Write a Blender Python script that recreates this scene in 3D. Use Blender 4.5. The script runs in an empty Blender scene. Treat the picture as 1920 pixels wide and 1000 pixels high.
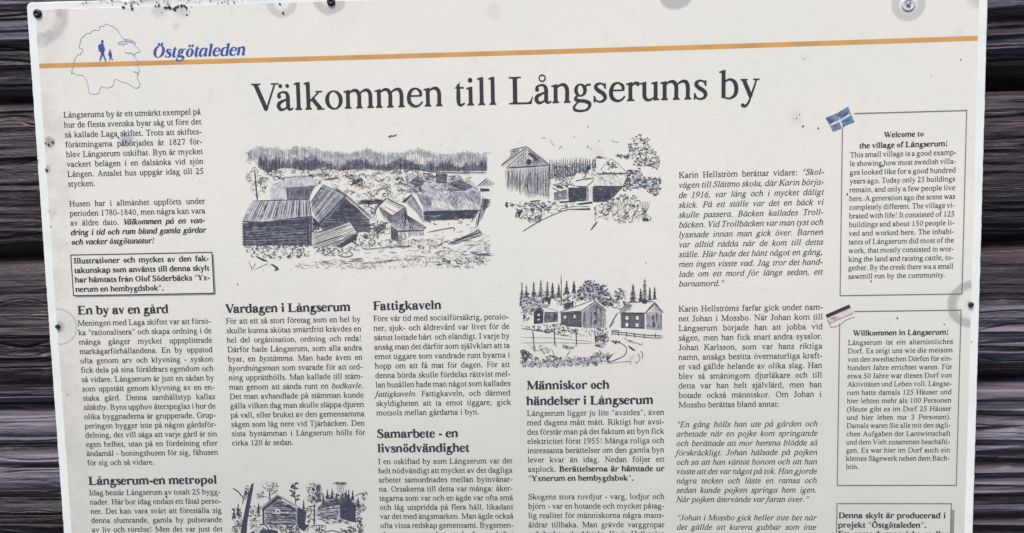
import bpy, math, random
import numpy as np
from mathutils import Matrix, Vector
from mathutils.geometry import tessellate_polygon

random.seed(7)
rng = np.random.default_rng(11)
R = math.radians
sc = bpy.context.scene
C = sc.collection

# ------------------------------------------------------------------ camera
# Board frame: X along the top edge (1 m wide), Y up (0 at the top edge), z out of the board.
Z0 = 1.75                                   # height of the board's top edge above ground
ROT = (-0.08486, 0.04358, -0.01889)
CAM = np.array([0.54936, -0.27099, 0.85938])
FPX, PY = 1502.82, 593.7
BOW = (0.01647, -0.00649, -0.00869)

def rot3(rx, ry, rz):
    cx, sx, cy, sy, cz, sz = math.cos(rx), math.sin(rx), math.cos(ry), math.sin(ry), math.cos(rz), math.sin(rz)
    Rx = np.array([[1, 0, 0], [0, cx, -sx], [0, sx, cx]])
    Ry = np.array([[cy, 0, sy], [0, 1, 0], [-sy, 0, cy]])
    Rz = np.array([[cz, -sz, 0], [sz, cz, 0], [0, 0, 1]])
    return Rz @ Ry @ Rx
RC = rot3(*ROT)

cd = bpy.data.cameras.new('camera')
cam = bpy.data.objects.new('camera', cd)
C.objects.link(cam)
TO_WORLD = Matrix(((1, 0, 0, -0.5), (0, 0, -1, 0), (0, 1, 0, Z0), (0, 0, 0, 1)))
m4 = Matrix([[*RC[i], CAM[i]] for i in range(3)] + [[0, 0, 0, 1]])
cam.matrix_world = TO_WORLD @ m4
cd.sensor_fit = 'HORIZONTAL'
cd.sensor_width = 36
cd.lens = FPX / 1920 * 36
cd.shift_y = (PY - 500) / 1920
cd.clip_start = 0.01
cd.clip_end = 500
cd.dof.use_dof = True
cd.dof.focus_distance = 0.86
cd.dof.aperture_fstop = 5.0
sc.camera = cam

# ------------------------------------------------------------------ sky and sun (overcast)
w = bpy.data.worlds.new('World')
sc.world = w
w.use_nodes = True
nt = w.node_tree
nt.nodes.clear()
sky = nt.nodes.new('ShaderNodeTexSky')
sky.sky_type = 'NISHITA'
sky.sun_disc = False
SUN_EL, SUN_AZ = 60, 200                    # azimuth clockwise from +Y; the wall looks towards -Y
sky.sun_elevation = R(SUN_EL)
sky.sun_rotation = R(SUN_AZ)
sky.air_density = 1.0
sky.dust_density = 2.0
bg = nt.nodes.new('ShaderNodeBackground')
bg.inputs['Strength'].default_value = 0.13
wo = nt.nodes.new('ShaderNodeOutputWorld')
nt.links.new(sky.outputs[0], bg.inputs[0])
nt.links.new(bg.outputs[0], wo.inputs[0])
sd = bpy.data.lights.new('sun', 'SUN')
sd.energy = 2.3
sd.angle = R(16)
sd.color = (1, 0.925, 0.84)
sun = bpy.data.objects.new('sun', sd)
C.objects.link(sun)
dv = Vector((math.sin(R(SUN_AZ)) * math.cos(R(SUN_EL)), math.cos(R(SUN_AZ)) * math.cos(R(SUN_EL)), math.sin(R(SUN_EL))))
sun.rotation_euler = dv.to_track_quat('Z', 'Y').to_euler()
sun.location = dv * 10

sc.view_settings.view_transform = 'Standard'
sc.view_settings.look = 'None'
sc.view_settings.exposure = 0.48
sc.view_settings.gamma = 1

# ------------------------------------------------------------------ node helper
class NG:
    def __init__(s, name):
        s.m = bpy.data.materials.new(name)
        s.m.use_nodes = True
        s.t = s.m.node_tree
        s.b = s.t.nodes['Principled BSDF']
    def node(s, kind, **kw):
        n = s.t.nodes.new(kind)
        for k, v in kw.items():
            if hasattr(n, k): setattr(n, k, v)
            else: n.inputs[k].default_value = v
        return n
    def link(s, a, b): s.t.links.new(a, b)
    def put(s, sock, v):
        if isinstance(v, bpy.types.NodeSocket): s.link(v, sock)
        else: sock.default_value = v
    def math(s, op, a, b=0.0, c=None, clamp=False):
        n = s.t.nodes.new('ShaderNodeMath'); n.operation = op; n.use_clamp = clamp
        s.put(n.inputs[0], a); s.put(n.inputs[1], b)
        if c is not None: s.put(n.inputs[2], c)
        return n.outputs[0]
    def vmath(s, op, a, b):
        n = s.t.nodes.new('ShaderNodeVectorMath'); n.operation = op
        s.put(n.inputs[0], a); s.put(n.inputs[1], b)
        return n
    def ramp(s, v, a, b, lo=0.0, hi=1.0):
        n = s.t.nodes.new('ShaderNodeMapRange'); n.interpolation_type = 'SMOOTHSTEP'
        s.put(n.inputs['Value'], v)
        n.inputs['From Min'].default_value = a; n.inputs['From Max'].default_value = b
        n.inputs['To Min'].default_value = lo; n.inputs['To Max'].default_value = hi
        return n.outputs['Result']
    def noise(s, vec, scale, detail=4, rough=0.55, dist=0.0):
        n = s.t.nodes.new('ShaderNodeTexNoise')
        s.link(vec, n.inputs['Vector'])
        n.inputs['Scale'].default_value = scale; n.inputs['Detail'].default_value = detail
        n.inputs['Roughness'].default_value = rough; n.inputs['Distortion'].default_value = dist
        return n
    def mix(s, f, a, b, mode='MIX'):
        n = s.t.nodes.new('ShaderNodeMix'); n.data_type = 'RGBA'; n.blend_type = mode
        s.put(n.inputs[0], f); s.put(n.inputs[6], a); s.put(n.inputs[7], b)
        return n.outputs[2]

def lin(r, g, b):
    f = lambda c: (c / 255 / 12.92) if c / 255 <= 0.04045 else ((c / 255 + 0.055) / 1.055) ** 2.4
    return (f(r), f(g), f(b), 1)

def plain(name, col, rough=0.6, metal=0.0, nz=0.0, spec=0.5, scale=60):
    g = NG(name)
    g.b.inputs['Roughness'].default_value = rough
    g.b.inputs['Metallic'].default_value = metal
    g.b.inputs['Specular IOR Level'].default_value = spec
    tc = g.node('ShaderNodeTexCoord')
    n = g.noise(tc.outputs['Object'], scale, 4)
    dark = tuple(c * (1 - nz) for c in col[:3]) + (1,)
    lite = tuple(min(1, c * (1 + nz)) for c in col[:3]) + (1,)
    g.link(g.mix(g.ramp(n.outputs[0], 0.3, 0.7), dark, lite), g.b.inputs['Base Color'])
    return g.m

# ------------------------------------------------------------------ survey of the print
def surf(X, Y):
    return BOW[0] * (X - .5) ** 2 + BOW[1] * (Y + .28) ** 2 + BOW[2] * (X - .5) * (Y + .28)

def onboard(pts):
    """points measured on the photograph -> their place (X, Y) on the board"""
    pts = np.atleast_2d(np.array(pts, float))
    d = np.stack([(pts[:, 0] - 960) / FPX, -(pts[:, 1] - PY) / FPX, -np.ones(len(pts))], 1) @ RC.T
    z = np.zeros(len(pts))
    for _ in range(6):
        s = (z - CAM[2]) / d[:, 2]
        X = CAM[0] + s * d[:, 0]; Y = CAM[1] + s * d[:, 1]
        z = surf(X, Y)
    return np.stack([X, Y], 1)

def local(X, Y, lift):
    """board coordinates -> local coordinates of the sign (metres, -y towards the viewer)"""
    return np.stack([X, -(surf(X, Y) + lift), Y], -1)

class Ink:
    """collects flat polygons printed on the board, then becomes ONE mesh"""
    def __init__(s, z0=0.0004):
        s.v = []; s.f = []; s.mi = []; s.n = 0; s.z = z0; s.mat = 0
    def poly(s, P, lift=None):
        P = np.asarray(P, float)
        k = len(P)
        s.v.append(np.column_stack([P, np.full(k, s.z if lift is None else lift)]))
        s.f.append(tuple(range(s.n, s.n + k))); s.mi.append(s.mat)
        s.n += k
    def strip(s, A, B):
        k = len(A)
        P = np.vstack([A, B])
        s.v.append(np.column_stack([P, np.full(2 * k, s.z)]))
        for i in range(k - 1):
            s.f.append((s.n + i, s.n + i + 1, s.n + k + i + 1, s.n + k + i)); s.mi.append(s.mat)
        s.n += 2 * k
    def tess(s, P):
        P = np.asarray(P, float)
        tr = list(tessellate_polygon([[Vector((p[0], p[1], 0)) for p in P]]))
        V = [tuple(p) for p in P]; mid = {}; out = []
        def m_(a, b):
            k = (min(a, b), max(a, b))
            if k not in mid:
                mid[k] = len(V); V.append(((V[a][0] + V[b][0]) / 2, (V[a][1] + V[b][1]) / 2))
            return mid[k]
        while tr:                                   # split long edges so that the patch follows the bow of the board
            t = tr.pop()
            e = [(math.hypot(V[t[i]][0] - V[t[(i + 1) % 3]][0], V[t[i]][1] - V[t[(i + 1) % 3]][1]), i) for i in range(3)]
            L, i = max(e)
            if L < 0.010: out.append(t); continue
            a, b, c = t[i], t[(i + 1) % 3], t[(i + 2) % 3]
            q = m_(a, b)
            tr += [(a, q, c), (q, b, c)]
        s.v.append(np.column_stack([np.array(V), np.full(len(V), s.z)]))
        for t in out:
            s.f.append(tuple(s.n + i for i in t)); s.mi.append(s.mat)
        s.n += len(V)
    def build(s, name, mats, parent):
        V = np.vstack(s.v)
        L = local(V[:, 0], V[:, 1], V[:, 2])
        me = bpy.data.meshes.new(name)
        # every face must look towards the viewer (-y)
        F = []
        for f in s.f:
            a, b, c = L[f[0]], L[f[1]], L[f[2]]
            ny = (b[2] - a[2]) * (c[0] - a[0]) - (b[0] - a[0]) * (c[2] - a[2])
            if len(f) > 3:
                d = L[f[3]]
                ny += (c[2] - a[2]) * (d[0] - a[0]) - (c[0] - a[0]) * (d[2] - a[2])
            F.append(f if ny < 0 else f[::-1])
        me.from_pydata(L.tolist(), [], F)
        for m in (mats if isinstance(mats, (list, tuple)) else [mats]): me.materials.append(m)
        me.polygons.foreach_set('material_index', s.mi)
        me.update()
        o = bpy.data.objects.new(name, me)
        C.objects.link(o); o.parent = parent
        return o

def mesh(name, V, F, mat, parent=None, smooth=False):
    me = bpy.data.meshes.new(name)
    me.from_pydata(np.asarray(V).tolist(), [], F)
    me.materials.append(mat)
    if smooth: me.polygons.foreach_set('use_smooth', [True] * len(me.polygons))
    me.update()
    o = bpy.data.objects.new(name, me)
    C.objects.link(o)
    if parent: o.parent = parent
    return o

def thing(name, label, cat, loc):
    o = bpy.data.objects.new(name, None)
    o.empty_display_size = 0.05
    C.objects.link(o); o.location = loc
    o['label'] = label; o['category'] = cat
    return o

# ================================================================== WALL OF TARRED LOGS
wall = thing('timber_wall', 'dark tarred wall of weathered horizontal logs behind the white sign', 'wall', (0, 0, 0))

def wood_material():
    g = NG('tarred_wood')
    tc = g.node('ShaderNodeTexCoord')
    # every log gets its own patch of the grain
    oi = g.node('ShaderNodeObjectInfo')
    off = g.vmath('ADD', tc.outputs['Object'], g.math('MULTIPLY', oi.outputs['Random'], 7.3)).outputs[0]
    def grain(sx_, sz_, detail, rough, dist=0.0):
        mp = g.node('ShaderNodeMapping'); mp.inputs['Scale'].default_value = (sx_, sx_, sz_)
        g.link(off, mp.inputs[0])
        return g.noise(mp.outputs[0], 1.0, detail, rough, dist).outputs[0]
    tone = grain(1.5, 38, 3, 0.5)            # broad bands, 2-3 cm
    band_ = grain(4, 170, 4, 0.6)            # 5 mm streaks
    fib = grain(9, 620, 3, 0.6)              # 1.5 mm fibres
    hair = grain(16, 1500, 2, 0.6)           # hairlines
    patch = g.noise(off, 7, 4, 0.6).outputs[0]
    patch2 = g.noise(off, 16, 5, 0.65).outputs[0]
    c = g.mix(g.ramp(tone, 0.34, 0.66), (0.021, 0.014, 0.018, 1), (0.046, 0.033, 0.040, 1))
    c = g.mix(g.math('MULTIPLY', g.ramp(patch2, 0.52, 0.7), 0.4), c, (0.060, 0.030, 0.026, 1))
    c = g.mix(g.math('MULTIPLY', g.ramp(band_, 0.46, 0.35), 0.45), c, (0.014, 0.0095, 0.012, 1))
    c = g.mix(g.math('MULTIPLY', g.ramp(fib, 0.53, 0.66), g.ramp(patch, 0.38, 0.6, 0.25, 0.8)), c, (0.092, 0.074, 0.090, 1))
    c = g.mix(g.math('MULTIPLY', g.ramp(fib, 0.46, 0.34), 0.35), c, (0.012, 0.008, 0.010, 1))
    at = g.node('ShaderNodeAttribute', attribute_name='ridge')
    rg = g.math('MULTIPLY', g.ramp(at.outputs['Fac'], 0.08, 0.7), g.ramp(band_, 0.38, 0.58, 0.38, 1.0))
    rg = g.math('MULTIPLY', rg, g.ramp(fib, 0.40, 0.58, 0.4, 1.0))
    c = g.mix(rg, c, (0.185, 0.168, 0.218, 1))  # bluish sky sheen on the ridges, painted into the base colour
    h2 = g.math('MULTIPLY', g.ramp(hair, 0.58, 0.68), g.ramp(patch2, 0.5, 0.62))
    c = g.mix(g.math('MULTIPLY', h2, 0.7), c, (0.36, 0.32, 0.37, 1))
    g.link(c, g.b.inputs['Base Color'])
    g.link(g.ramp(fib, 0.3, 0.7, 0.38, 0.6), g.b.inputs['Roughness'])
    g.b.inputs['Specular IOR Level'].default_value = 0.45
    bp = g.node('ShaderNodeBump'); bp.inputs['Strength'].default_value = 0.8; bp.inputs['Distance'].default_value = 0.0012
    g.link(g.math('ADD', g.math('ADD', g.math('MULTIPLY', band_, 1.0), g.math('MULTIPLY', fib, 0.7)), g.math('MULTIPLY', hair, 0.25)), bp.inputs['Height'])
    g.link(bp.outputs[0], g.b.inputs['Normal'])
    return g.m
WOOD = wood_material()

def vnoise(x, y, seed):
    """smooth 2-D value noise, about -1..1"""
    r = np.random.default_rng(seed).uniform(-1, 1, (257, 257))
    xi = np.floor(x).astype(int); yi = np.floor(y).astype(int)
    fx = x - xi; fy = y - yi
    fx = fx * fx * (3 - 2 * fx); fy = fy * fy * (3 - 2 * fy)
    a = r[xi % 257, yi % 257]; b = r[(xi + 1) % 257, yi % 257]
    c = r[xi % 257, (yi + 1) % 257]; d = r[(xi + 1) % 257, (yi + 1) % 257]
    return (a * (1 - fx) + b * fx) * (1 - fy) + (c * (1 - fx) + d * fx) * fy

xs = np.concatenate([np.arange(-0.75, -0.2, 0.012), np.arange(-0.2, 0.06, 0.0025), np.arange(0.06, 0.94, 0.03),
                     np.arange(0.94, 1.2, 0.0025), np.arange(1.2, 1.76, 0.012)])
WALLZ = -0.020                                  # mean log face behind the board's front

# log: (top gap Y at X=0, top gap Y at X=1, bottom Y left, bottom Y right, undulation)
gaps = [(0.265, 0.262), (0.082, 0.080), (-0.0925, -0.0955), (-0.2695, -0.270), (-0.4385, -0.4245), (-0.614, -0.604), (-0.79, -0.785), (-0.965, -0.965)]
def make_log(i):
    (tl, tr), (bl, br) = gaps[i], gaps[i + 1]
    n = int(abs(tl - bl) / 0.00062)
    t = np.linspace(0, 1, n)
    X, T = np.meshgrid(xs, t, indexing='ij')
    top = tl + (tr - tl) * X + 0.003 * vnoise(X * 5, X * 0 + i, 40 + i)
    bot = bl + (br - bl) * X + 0.003 * vnoise(X * 5, X * 0 + i + 1, 41 + i)
    gap_t = 0.0025 + 0.002 * vnoise(X * 3, X * 0 + .5, 70 + i)
    if i == 2 : gap_t = gap_t + 0.011 * np.clip((X - 0.5) * 2, 0, 1)        # the gap is widest on the right
    Y = (top - gap_t) + ((bot) - (top - gap_t)) * T
    h = (top - bot)
    e = np.minimum(T, 1 - T) * h
    face = -0.020 * np.exp(-e / 0.005) - 0.012 * np.abs((T - .5) * 2) ** 2.6
    # long flowing grain, with splits that open and close along the log
    wob = 0.005 * vnoise(X * 2.2, Y * 8, 5 + i) + 0.0007 * vnoise(X * 12, Y * 40, 6 + i)
    Yw = Y + wob
    # the hewn middle logs are smooth, the lower ones deeply weathered
    amp = np.interp(Y, [-.8, -.38, -.33, -.15, -.115, .3], [1.35, 1.35, .42, .42, .8, .8])
    lift_ = np.interp(Y, [-.8, -.36, -.31, -.14, -.11, .3], [1.6, 1.6, .25, .3, .9, .8])  # how strongly the painted ridge sheen shows, by height
    big = vnoise(X * 1.6 + 3, Yw * 46, 8 + i)
    rd = 1 - 2 * np.abs(vnoise(X * 3.2, Yw * 78, 9 + i)) ** .8
    mid = vnoise(X * 5, Yw * 170, 10 + i)
    fine = vnoise(X * 9, Yw * 420, 11 + i)
    z = amp * (0.0032 * big + 0.0022 * rd + 0.0010 * mid) + 0.00045 * fine
    ck = vnoise(X * 2.2 + 9, Yw * 60, 12 + i)
    crack = np.clip(1 - np.abs(ck) / 0.13, 0, 1) * np.clip(vnoise(X * 1.5, Yw * 22, 13 + i) * 2 + .25, 0, 1)
    z -= 0.0048 * amp * crack
    ck2 = vnoise(X * 3.1 + 4, Yw * 130 + 0.6 * vnoise(X * 22, Y * 60, 90 + i), 15 + i)
    crack2 = np.clip(amp * 1.3, 0, 1) * np.clip(1 - np.abs(ck2) / 0.16, 0, 1) ** .7 * np.clip(vnoise(X * 4, Yw * 40, 16 + i) * 2.2 + .1, 0, 1)
    z -= 0.0020 * crack2
    z += 0.0007 * vnoise(X * 28, Yw * 260, 17 + i)
    z += 0.0002 * rng.standard_normal(z.shape)
    ridge = (1 - .8 * crack2) * np.clip(0.35 + 0.6 * big + 0.3 * rd + 0.25 * mid, 0, 1) * lift_ * np.clip(0.45 + 1.1 * vnoise(X * 2.5, Yw * 16, 14 + i), 0, 1)
    Zf = WALLZ + face + z
    V = np.stack([X - 0.5, -Zf, Y + Z0], -1)
    nx, ny = X.shape
    # back row so that the log is a solid body
    V = V.reshape(-1, 3)
    idx = np.arange(nx * ny).reshape(nx, ny)
    F = np.stack([idx[:-1, :-1], idx[:-1, 1:], idx[1:, 1:], idx[1:, :-1]], -1).reshape(-1, 4)
    k = len(V)
    yb = 0.16
    back = []
    for xi in (0, nx - 1):
        for ti in (0, ny - 1):
            p = V[idx[xi, ti]].copy(); p[1] = yb; back.append(p)
    V = np.vstack([V, back])
    me = bpy.data.meshes.new('log')
    extra = [tuple([k + 0, k + 2] + [int(q) for q in idx[::-1, 0]]), tuple([k + 3, k + 1] + [int(q) for q in idx[:, -1]]),
             tuple([k + 1, k + 0] + [int(q) for q in idx[0, :]]), tuple([k + 2, k + 3] + [int(q) for q in idx[-1, ::-1]]),
             (k + 0, k + 1, k + 3, k + 2)]
    me.from_pydata(V.tolist(), [], F.tolist() + extra)
    me.materials.append(WOOD)
    sm = np.ones(len(me.polygons), bool); sm[-5:] = False
    me.polygons.foreach_set('use_smooth', sm)
    at = me.attributes.new('ridge', 'FLOAT', 'POINT')
    at.data.foreach_set('value', np.concatenate([ridge.ravel(), np.zeros(4)]).astype(np.float32))
    me.update()
    o = bpy.data.objects.new('log', me)
    C.objects.link(o); o.parent = wall
    return o
for i in range(len(gaps) - 1):
    make_log(i)

# dark strips added behind the joints, to keep daylight from coming through the wall
BACKING = plain('dark_joint_backing', (0.012, 0.010, 0.009, 1), 0.95, 0, 0.5, 0.2, 90)
for i in range(1, len(gaps) - 1):
    xx = np.linspace(-0.74, 1.74, 150)
    yc = gaps[i][0] + (gaps[i][1] - gaps[i][0]) * xx
    th = np.linspace(0, math.pi * 2, 9)[:-1]
    V = []; F = []
    for k, (x, y) in enumerate(zip(xx, yc)):
        r_ = 0.017 + 0.002 * rng.standard_normal()
        for t in th: V.append((x - 0.5, 0.082 + 0.03 * math.cos(t), y + Z0 + r_ * math.sin(t)))
        if k:
            for j in range(8):
                a = (k - 1) * 8; b = k * 8; j2 = (j + 1) % 8
                F.append((a + j, a + j2, b + j2, b + j))
    mesh('joint_backing', V, F, BACKING, wall, True)

# ================================================================== THE SIGN
sign = thing('information_sign', 'white information board about a village, screwed to the dark log wall', 'sign', (-0.5, 0, Z0))

# ---- white panel with rounded corners
BH = 0.71
def rounded_sheet(x0, x1, y0, y1, r, nx, ny, rag=0.0):
    """rows from top (y1) to bottom (y0); each row spans the rounded outline"""
    ys = np.concatenate([y1 - r * (1 - np.cos(np.linspace(0, math.pi / 2, 7))), np.linspace(y1 - r, y0 + r, ny)[1:-1],
                         y0 + r * (1 - np.cos(np.linspace(math.pi / 2, 0, 7)))])
    rows = []
    for y in ys:
        t = max(0, r - (y1 - y)) + max(0, r - (y - y0))
        dx = r - math.sqrt(max(0, r * r - t * t))
        row = np.stack([np.linspace(x0 + dx, x1 - dx, nx), np.full(nx, y)], 1)
        rows.append(row)
    G = np.array(rows)
    if rag:
        G[:, 0, 0] += rag * vnoise(G[:, 0, 1] * 230, G[:, 0, 1] * 0, 201); G[:, -1, 0] += rag * vnoise(G[:, 0, 1] * 230, G[:, 0, 1] * 0, 202)
        G[0, :, 1] += rag * vnoise(G[0, :, 0] * 90, G[0, :, 0] * 0, 203)
    return G

def solid_sheet(name, G, top, bottom, bev, mat, parent):
    ny, nx = G.shape[:2]
    P = G.reshape(-1, 2)
    cx, cy = P[:, 0].mean(), P[:, 1].mean()
    idx = np.arange(nx * ny).reshape(ny, nx)
    ring = list(idx[0, :]) + list(idx[1:, -1]) + list(idx[-1, -2::-1]) + list(idx[-2:0:-1, 0])
    V = local(P[:, 0], P[:, 1], np.full(len(P), top))
    F = np.stack([idx[:-1, :-1], idx[1:, :-1], idx[1:, 1:], idx[:-1, 1:]], -1).reshape(-1, 4).tolist()
    F0 = list(F)
    rp = P[ring]
    out = rp + np.sign(rp - [cx, cy]) * 0
    nrm = np.roll(rp, -1, 0) - np.roll(rp, 1, 0)
    nrm = np.stack([-nrm[:, 1], nrm[:, 0]], 1); nrm /= np.linalg.norm(nrm, axis=1)[:, None]
    if ((rp + nrm - [cx, cy]) ** 2).sum() < ((rp - nrm - [cx, cy]) ** 2).sum(): nrm = -nrm
    loops = [ring]
    for off, lf in ((bev * .6, top - bev * .3), (bev, top - bev), (bev, bottom)):
        q = rp + nrm * off
        W = local(q[:, 0], q[:, 1], np.full(len(q), lf))
        base = len(V); V = np.vstack([V, W])
        loops.append(list(range(base, base + len(q))))
    for a, b in zip(loops[:-1], loops[1:]):
        k = len(a)
        for j in range(k):
            F.append([int(a[j]), int(a[(j + 1) % k]), int(b[(j + 1) % k]), int(b[j])])
    if bottom < -0.001:                      # the back follows the same bow
        base = len(V)
        V = np.vstack([V, local(P[:, 0], P[:, 1], np.full(len(P), bottom))])
        F += [[int(q) + base for q in f[::-1]] for f in F0]
    me_o = mesh(name, V, F, mat, parent, smooth=False)
    return me_o

def panel_material():
    g = NG('white_plastic_panel')
    tc = g.node('ShaderNodeTexCoord')
    ob = tc.outputs['Object']
    n = g.noise(ob, 22, 6, 0.6)
    n2 = g.noise(ob, 160, 4, 0.6)
    c = g.mix(g.ramp(n.outputs[0], 0.35, 0.75), (0.88, 0.905, 0.86, 1), (0.82, 0.84, 0.80, 1))
    sx = g.node('ShaderNodeSeparateXYZ'); g.link(ob, sx.inputs[0])
    # grime that collected along the upper edge, thickest left of the middle
    up = g.ramp(sx.outputs[2], -0.0075, -0.0005)
    side = g.math('MULTIPLY', g.ramp(sx.outputs[0], 0.02, 0.14), g.ramp(sx.outputs[0], 0.34, 0.24))
    d = g.math('MULTIPLY', g.math('MULTIPLY', up, side), g.ramp(n2.outputs[0], 0.36, 0.62))
    c = g.mix(g.math('MULTIPLY', d, 0.6), c, (0.22, 0.17, 0.24, 1))
    g.link(c, g.b.inputs['Base Color'])
    g.b.inputs['Roughness'].default_value = 0.4
    return g.m

def sheet_material():
    g = NG('printed_cream_sheet')
    tc = g.node('ShaderNodeTexCoord')
    ob = tc.outputs['Object']
    sx = g.node('ShaderNodeSeparateXYZ'); g.link(ob, sx.inputs[0])
    n = g.noise(ob, 7, 6, 0.6)
    n2 = g.noise(ob, 45, 5, 0.65)
    n3 = g.noise(ob, 420, 3, 0.6)
    c = g.mix(g.ramp(n.outputs[0], 0.35, 0.65), (0.865, 0.82, 0.735, 1), (0.83, 0.81, 0.725, 1))
    c = g.mix(g.ramp(n2.outputs[0], 0.54, 0.8, 0, 0.4), c, (0.63, 0.60, 0.56, 1))
    c = g.mix(g.ramp(n3.outputs[0], 0.3, 0.8, 0, 0.16), c, (0.5, 0.5, 0.47, 1))
    # light falloff put into the colour: darker green-grey towards the lower half
    low_dim = g.math('MULTIPLY', g.ramp(sx.outputs[2], -0.22, -0.6), g.ramp(n.outputs[0], 0.2, 0.6, 0.7, 1.0))
    c = g.mix(g.math('MULTIPLY', low_dim, 0.66), c, (0.56, 0.575, 0.53, 1))
    # brownish weathering along the left margin
    lm = g.math('MULTIPLY', g.ramp(sx.outputs[0], 0.055, 0.008), g.ramp(n2.outputs[0], 0.35, 0.6))
    c = g.mix(g.math('MULTIPLY', lm, 0.35), c, (0.56, 0.50, 0.45, 1))
    def dist(px, py, wob=0.004, sc_=60, ax=1.0):
        P = onboard([(px, py)])[0]
        nn = g.noise(ob, sc_, 3)
        v = g.vmath('SUBTRACT', ob, (P[0], 0, P[1])).outputs[0]
        v = g.vmath('MULTIPLY', v, (1, 0, ax)).outputs[0]
        l = g.vmath('LENGTH', v, (0, 0, 0)).outputs['Value']
        return g.math('ADD', l, g.math('MULTIPLY', g.math('SUBTRACT', nn.outputs[0], 0.5), wob))
    def band(l, a, b, c_, d_):
        return g.math('MULTIPLY', g.ramp(l, a, b), g.ramp(l, d_, c_))
    def stain(c, f, k, col):
        return g.mix(g.math('MULTIPLY', f, k), c, col)
    grey = (0.42, 0.415, 0.40, 1)
    # ring stains left by the washers
    l = dist(68, 26, 0.012, 45); c = stain(c, g.math('MULTIPLY', band(l, 0.017, 0.024, 0.030, 0.038), g.ramp(n2.outputs[0], 0.25, 0.6, 0.4, 1)), 0.8, grey)
    l = dist(528, 4); c = stain(c, band(l, 0.007, 0.0105, 0.0145, 0.0180), 0.6, (0.50, 0.46, 0.43, 1))
    l = dist(617, -4); c = stain(c, band(l, 0.006, 0.011, 0.0165, 0.0190), 0.65, grey)
    l = dist(1268, -16, .006); c = stain(c, band(l, 0.002, 0.010, 0.0165, 0.0205), 0.75, (0.4, 0.39, 0.375, 1))
    l = dist(1703, 8, .0015); c = stain(c, band(l, 0.008, 0.010, 0.0155, 0.0185), 0.6, (0.44, 0.44, 0.43, 1))
    c = stain(c, g.ramp(l, 0.0095, 0.006), 0.6, (0.74, 0.75, 0.78, 1))
    l = dist(1835, -6, .004); c = stain(c, g.ramp(l, 0.016, 0.006), 0.5, grey)
    l = dist(111, 613, .0015); c = stain(c, band(l, 0.0175, 0.0195, 0.0195, 0.0215), 0.62, (0.40, 0.40, 0.37, 1))
    c = stain(c, g.ramp(l, 0.019, 0.014), 0.5, (0.66, 0.69, 0.665, 1))
    c = stain(c, g.ramp(l, 0.0085, 0.003), 0.6, (0.25, 0.28, 0.27, 1))
    l = dist(1822, 571, .003); f = band(l, 0.013, 0.0185, 0.023, 0.0262)
    c = stain(c, f, 0.72, (0.36, 0.36, 0.35, 1))
    c = stain(c, g.ramp(l, 0.007, 0.002), 0.6, (0.28, 0.29, 0.28, 1))
    # single smudges
    for px, py, r_, k, col in ((238, 262, 0.011, 0.65, (0.30, 0.32, 0.42, 1)), (330, 49, 0.006, 0.4, (0.5, 0.46, 0.42, 1)),
                               (93, 268, 0.009, 0.75, (0.27, 0.24, 0.22, 1)), (89, 318, 0.006, 0.6, (0.35, 0.3, 0.28, 1)),
                               (925, 20, 0.012, 0.22, (0.62, 0.40, 0.33, 1)), (1120, 285, 0.010, 0.18, (0.55, 0.42, 0.38, 1)),
                               (1492, 220, 0.012, 0.18, (0.45, 0.42, 0.4, 1)), (300, 18, 0.012, 0.4, (0.40, 0.36, 0.32, 1)),
                               (340, 22, 0.009, 0.4, (0.36, 0.33, 0.30, 1)),
                               (98, 235, 0.022, 0.22, (0.52, 0.44, 0.36, 1)), (100, 330, 0.020, 0.2, (0.52, 0.45, 0.38, 1)), (96, 400, 0.010, 0.35, (0.46, 0.44, 0.40, 1)), (640, 22, 0.03, 0.12, (0.62, 0.50, 0.42, 1))):
        l = dist(px, py, r_ * 0.9, 170)
        c = stain(c, g.ramp(l, r_, r_ * 0.25), k, col)
    g.link(c, g.b.inputs['Base Color'])
    g.b.inputs['Roughness'].default_value = 0.45
    g.b.inputs['Specular IOR Level'].default_value = 0.4
    bp = g.node('ShaderNodeBump'); bp.inputs['Strength'].default_value = 0.15; bp.inputs['Distance'].default_value = 0.0004
    g.link(n2.outputs[0], bp.inputs['Height']); g.link(bp.outputs[0], g.b.inputs['Normal'])
    return g.m

PANEL = panel_material()
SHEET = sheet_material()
panel = solid_sheet('panel', rounded_sheet(0.0008, 0.9985, -BH, -0.0008, 0.0045, 150, 260, 0.00022), 0.0, -0.007, 0.0009, PANEL, sign)
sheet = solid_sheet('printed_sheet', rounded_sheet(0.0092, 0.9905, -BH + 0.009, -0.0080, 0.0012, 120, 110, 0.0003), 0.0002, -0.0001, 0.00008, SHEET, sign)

def ink(name, col, rough=0.55, nz=0.12):
    return plain(name, col, rough, 0, nz, 0.3, 300)
INK = ink('black_ink', (0.036, 0.037, 0.046, 1))
INKT = ink('faded_text_ink', (0.030, 0.031, 0.036, 1), nz=0.3)
INKD = ink('drawing_ink', (0.062, 0.066, 0.092, 1), nz=0.35)
GREY = ink('frame_line_ink', (0.20, 0.20, 0.185, 1))
WA1 = ink('fine_hatching_light', (0.56, 0.555, 0.575, 1), nz=0.25)
WA2 = ink('fine_hatching_dark', (0.25, 0.25, 0.285, 1), nz=0.35)
SHAD = ink('grey_frame_shadow_ink', (0.27, 0.275, 0.255, 1))
BLUE = ink('blue_ink', (0.045, 0.09, 0.36, 1))
BLUEL = ink('pale_blue_line_ink', (0.27, 0.33, 0.52, 1))
ORANGE = plain('orange_ink', (0.66, 0.345, 0.105, 1), 0.5, 0, 0.10, 0.3, 35)

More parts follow.
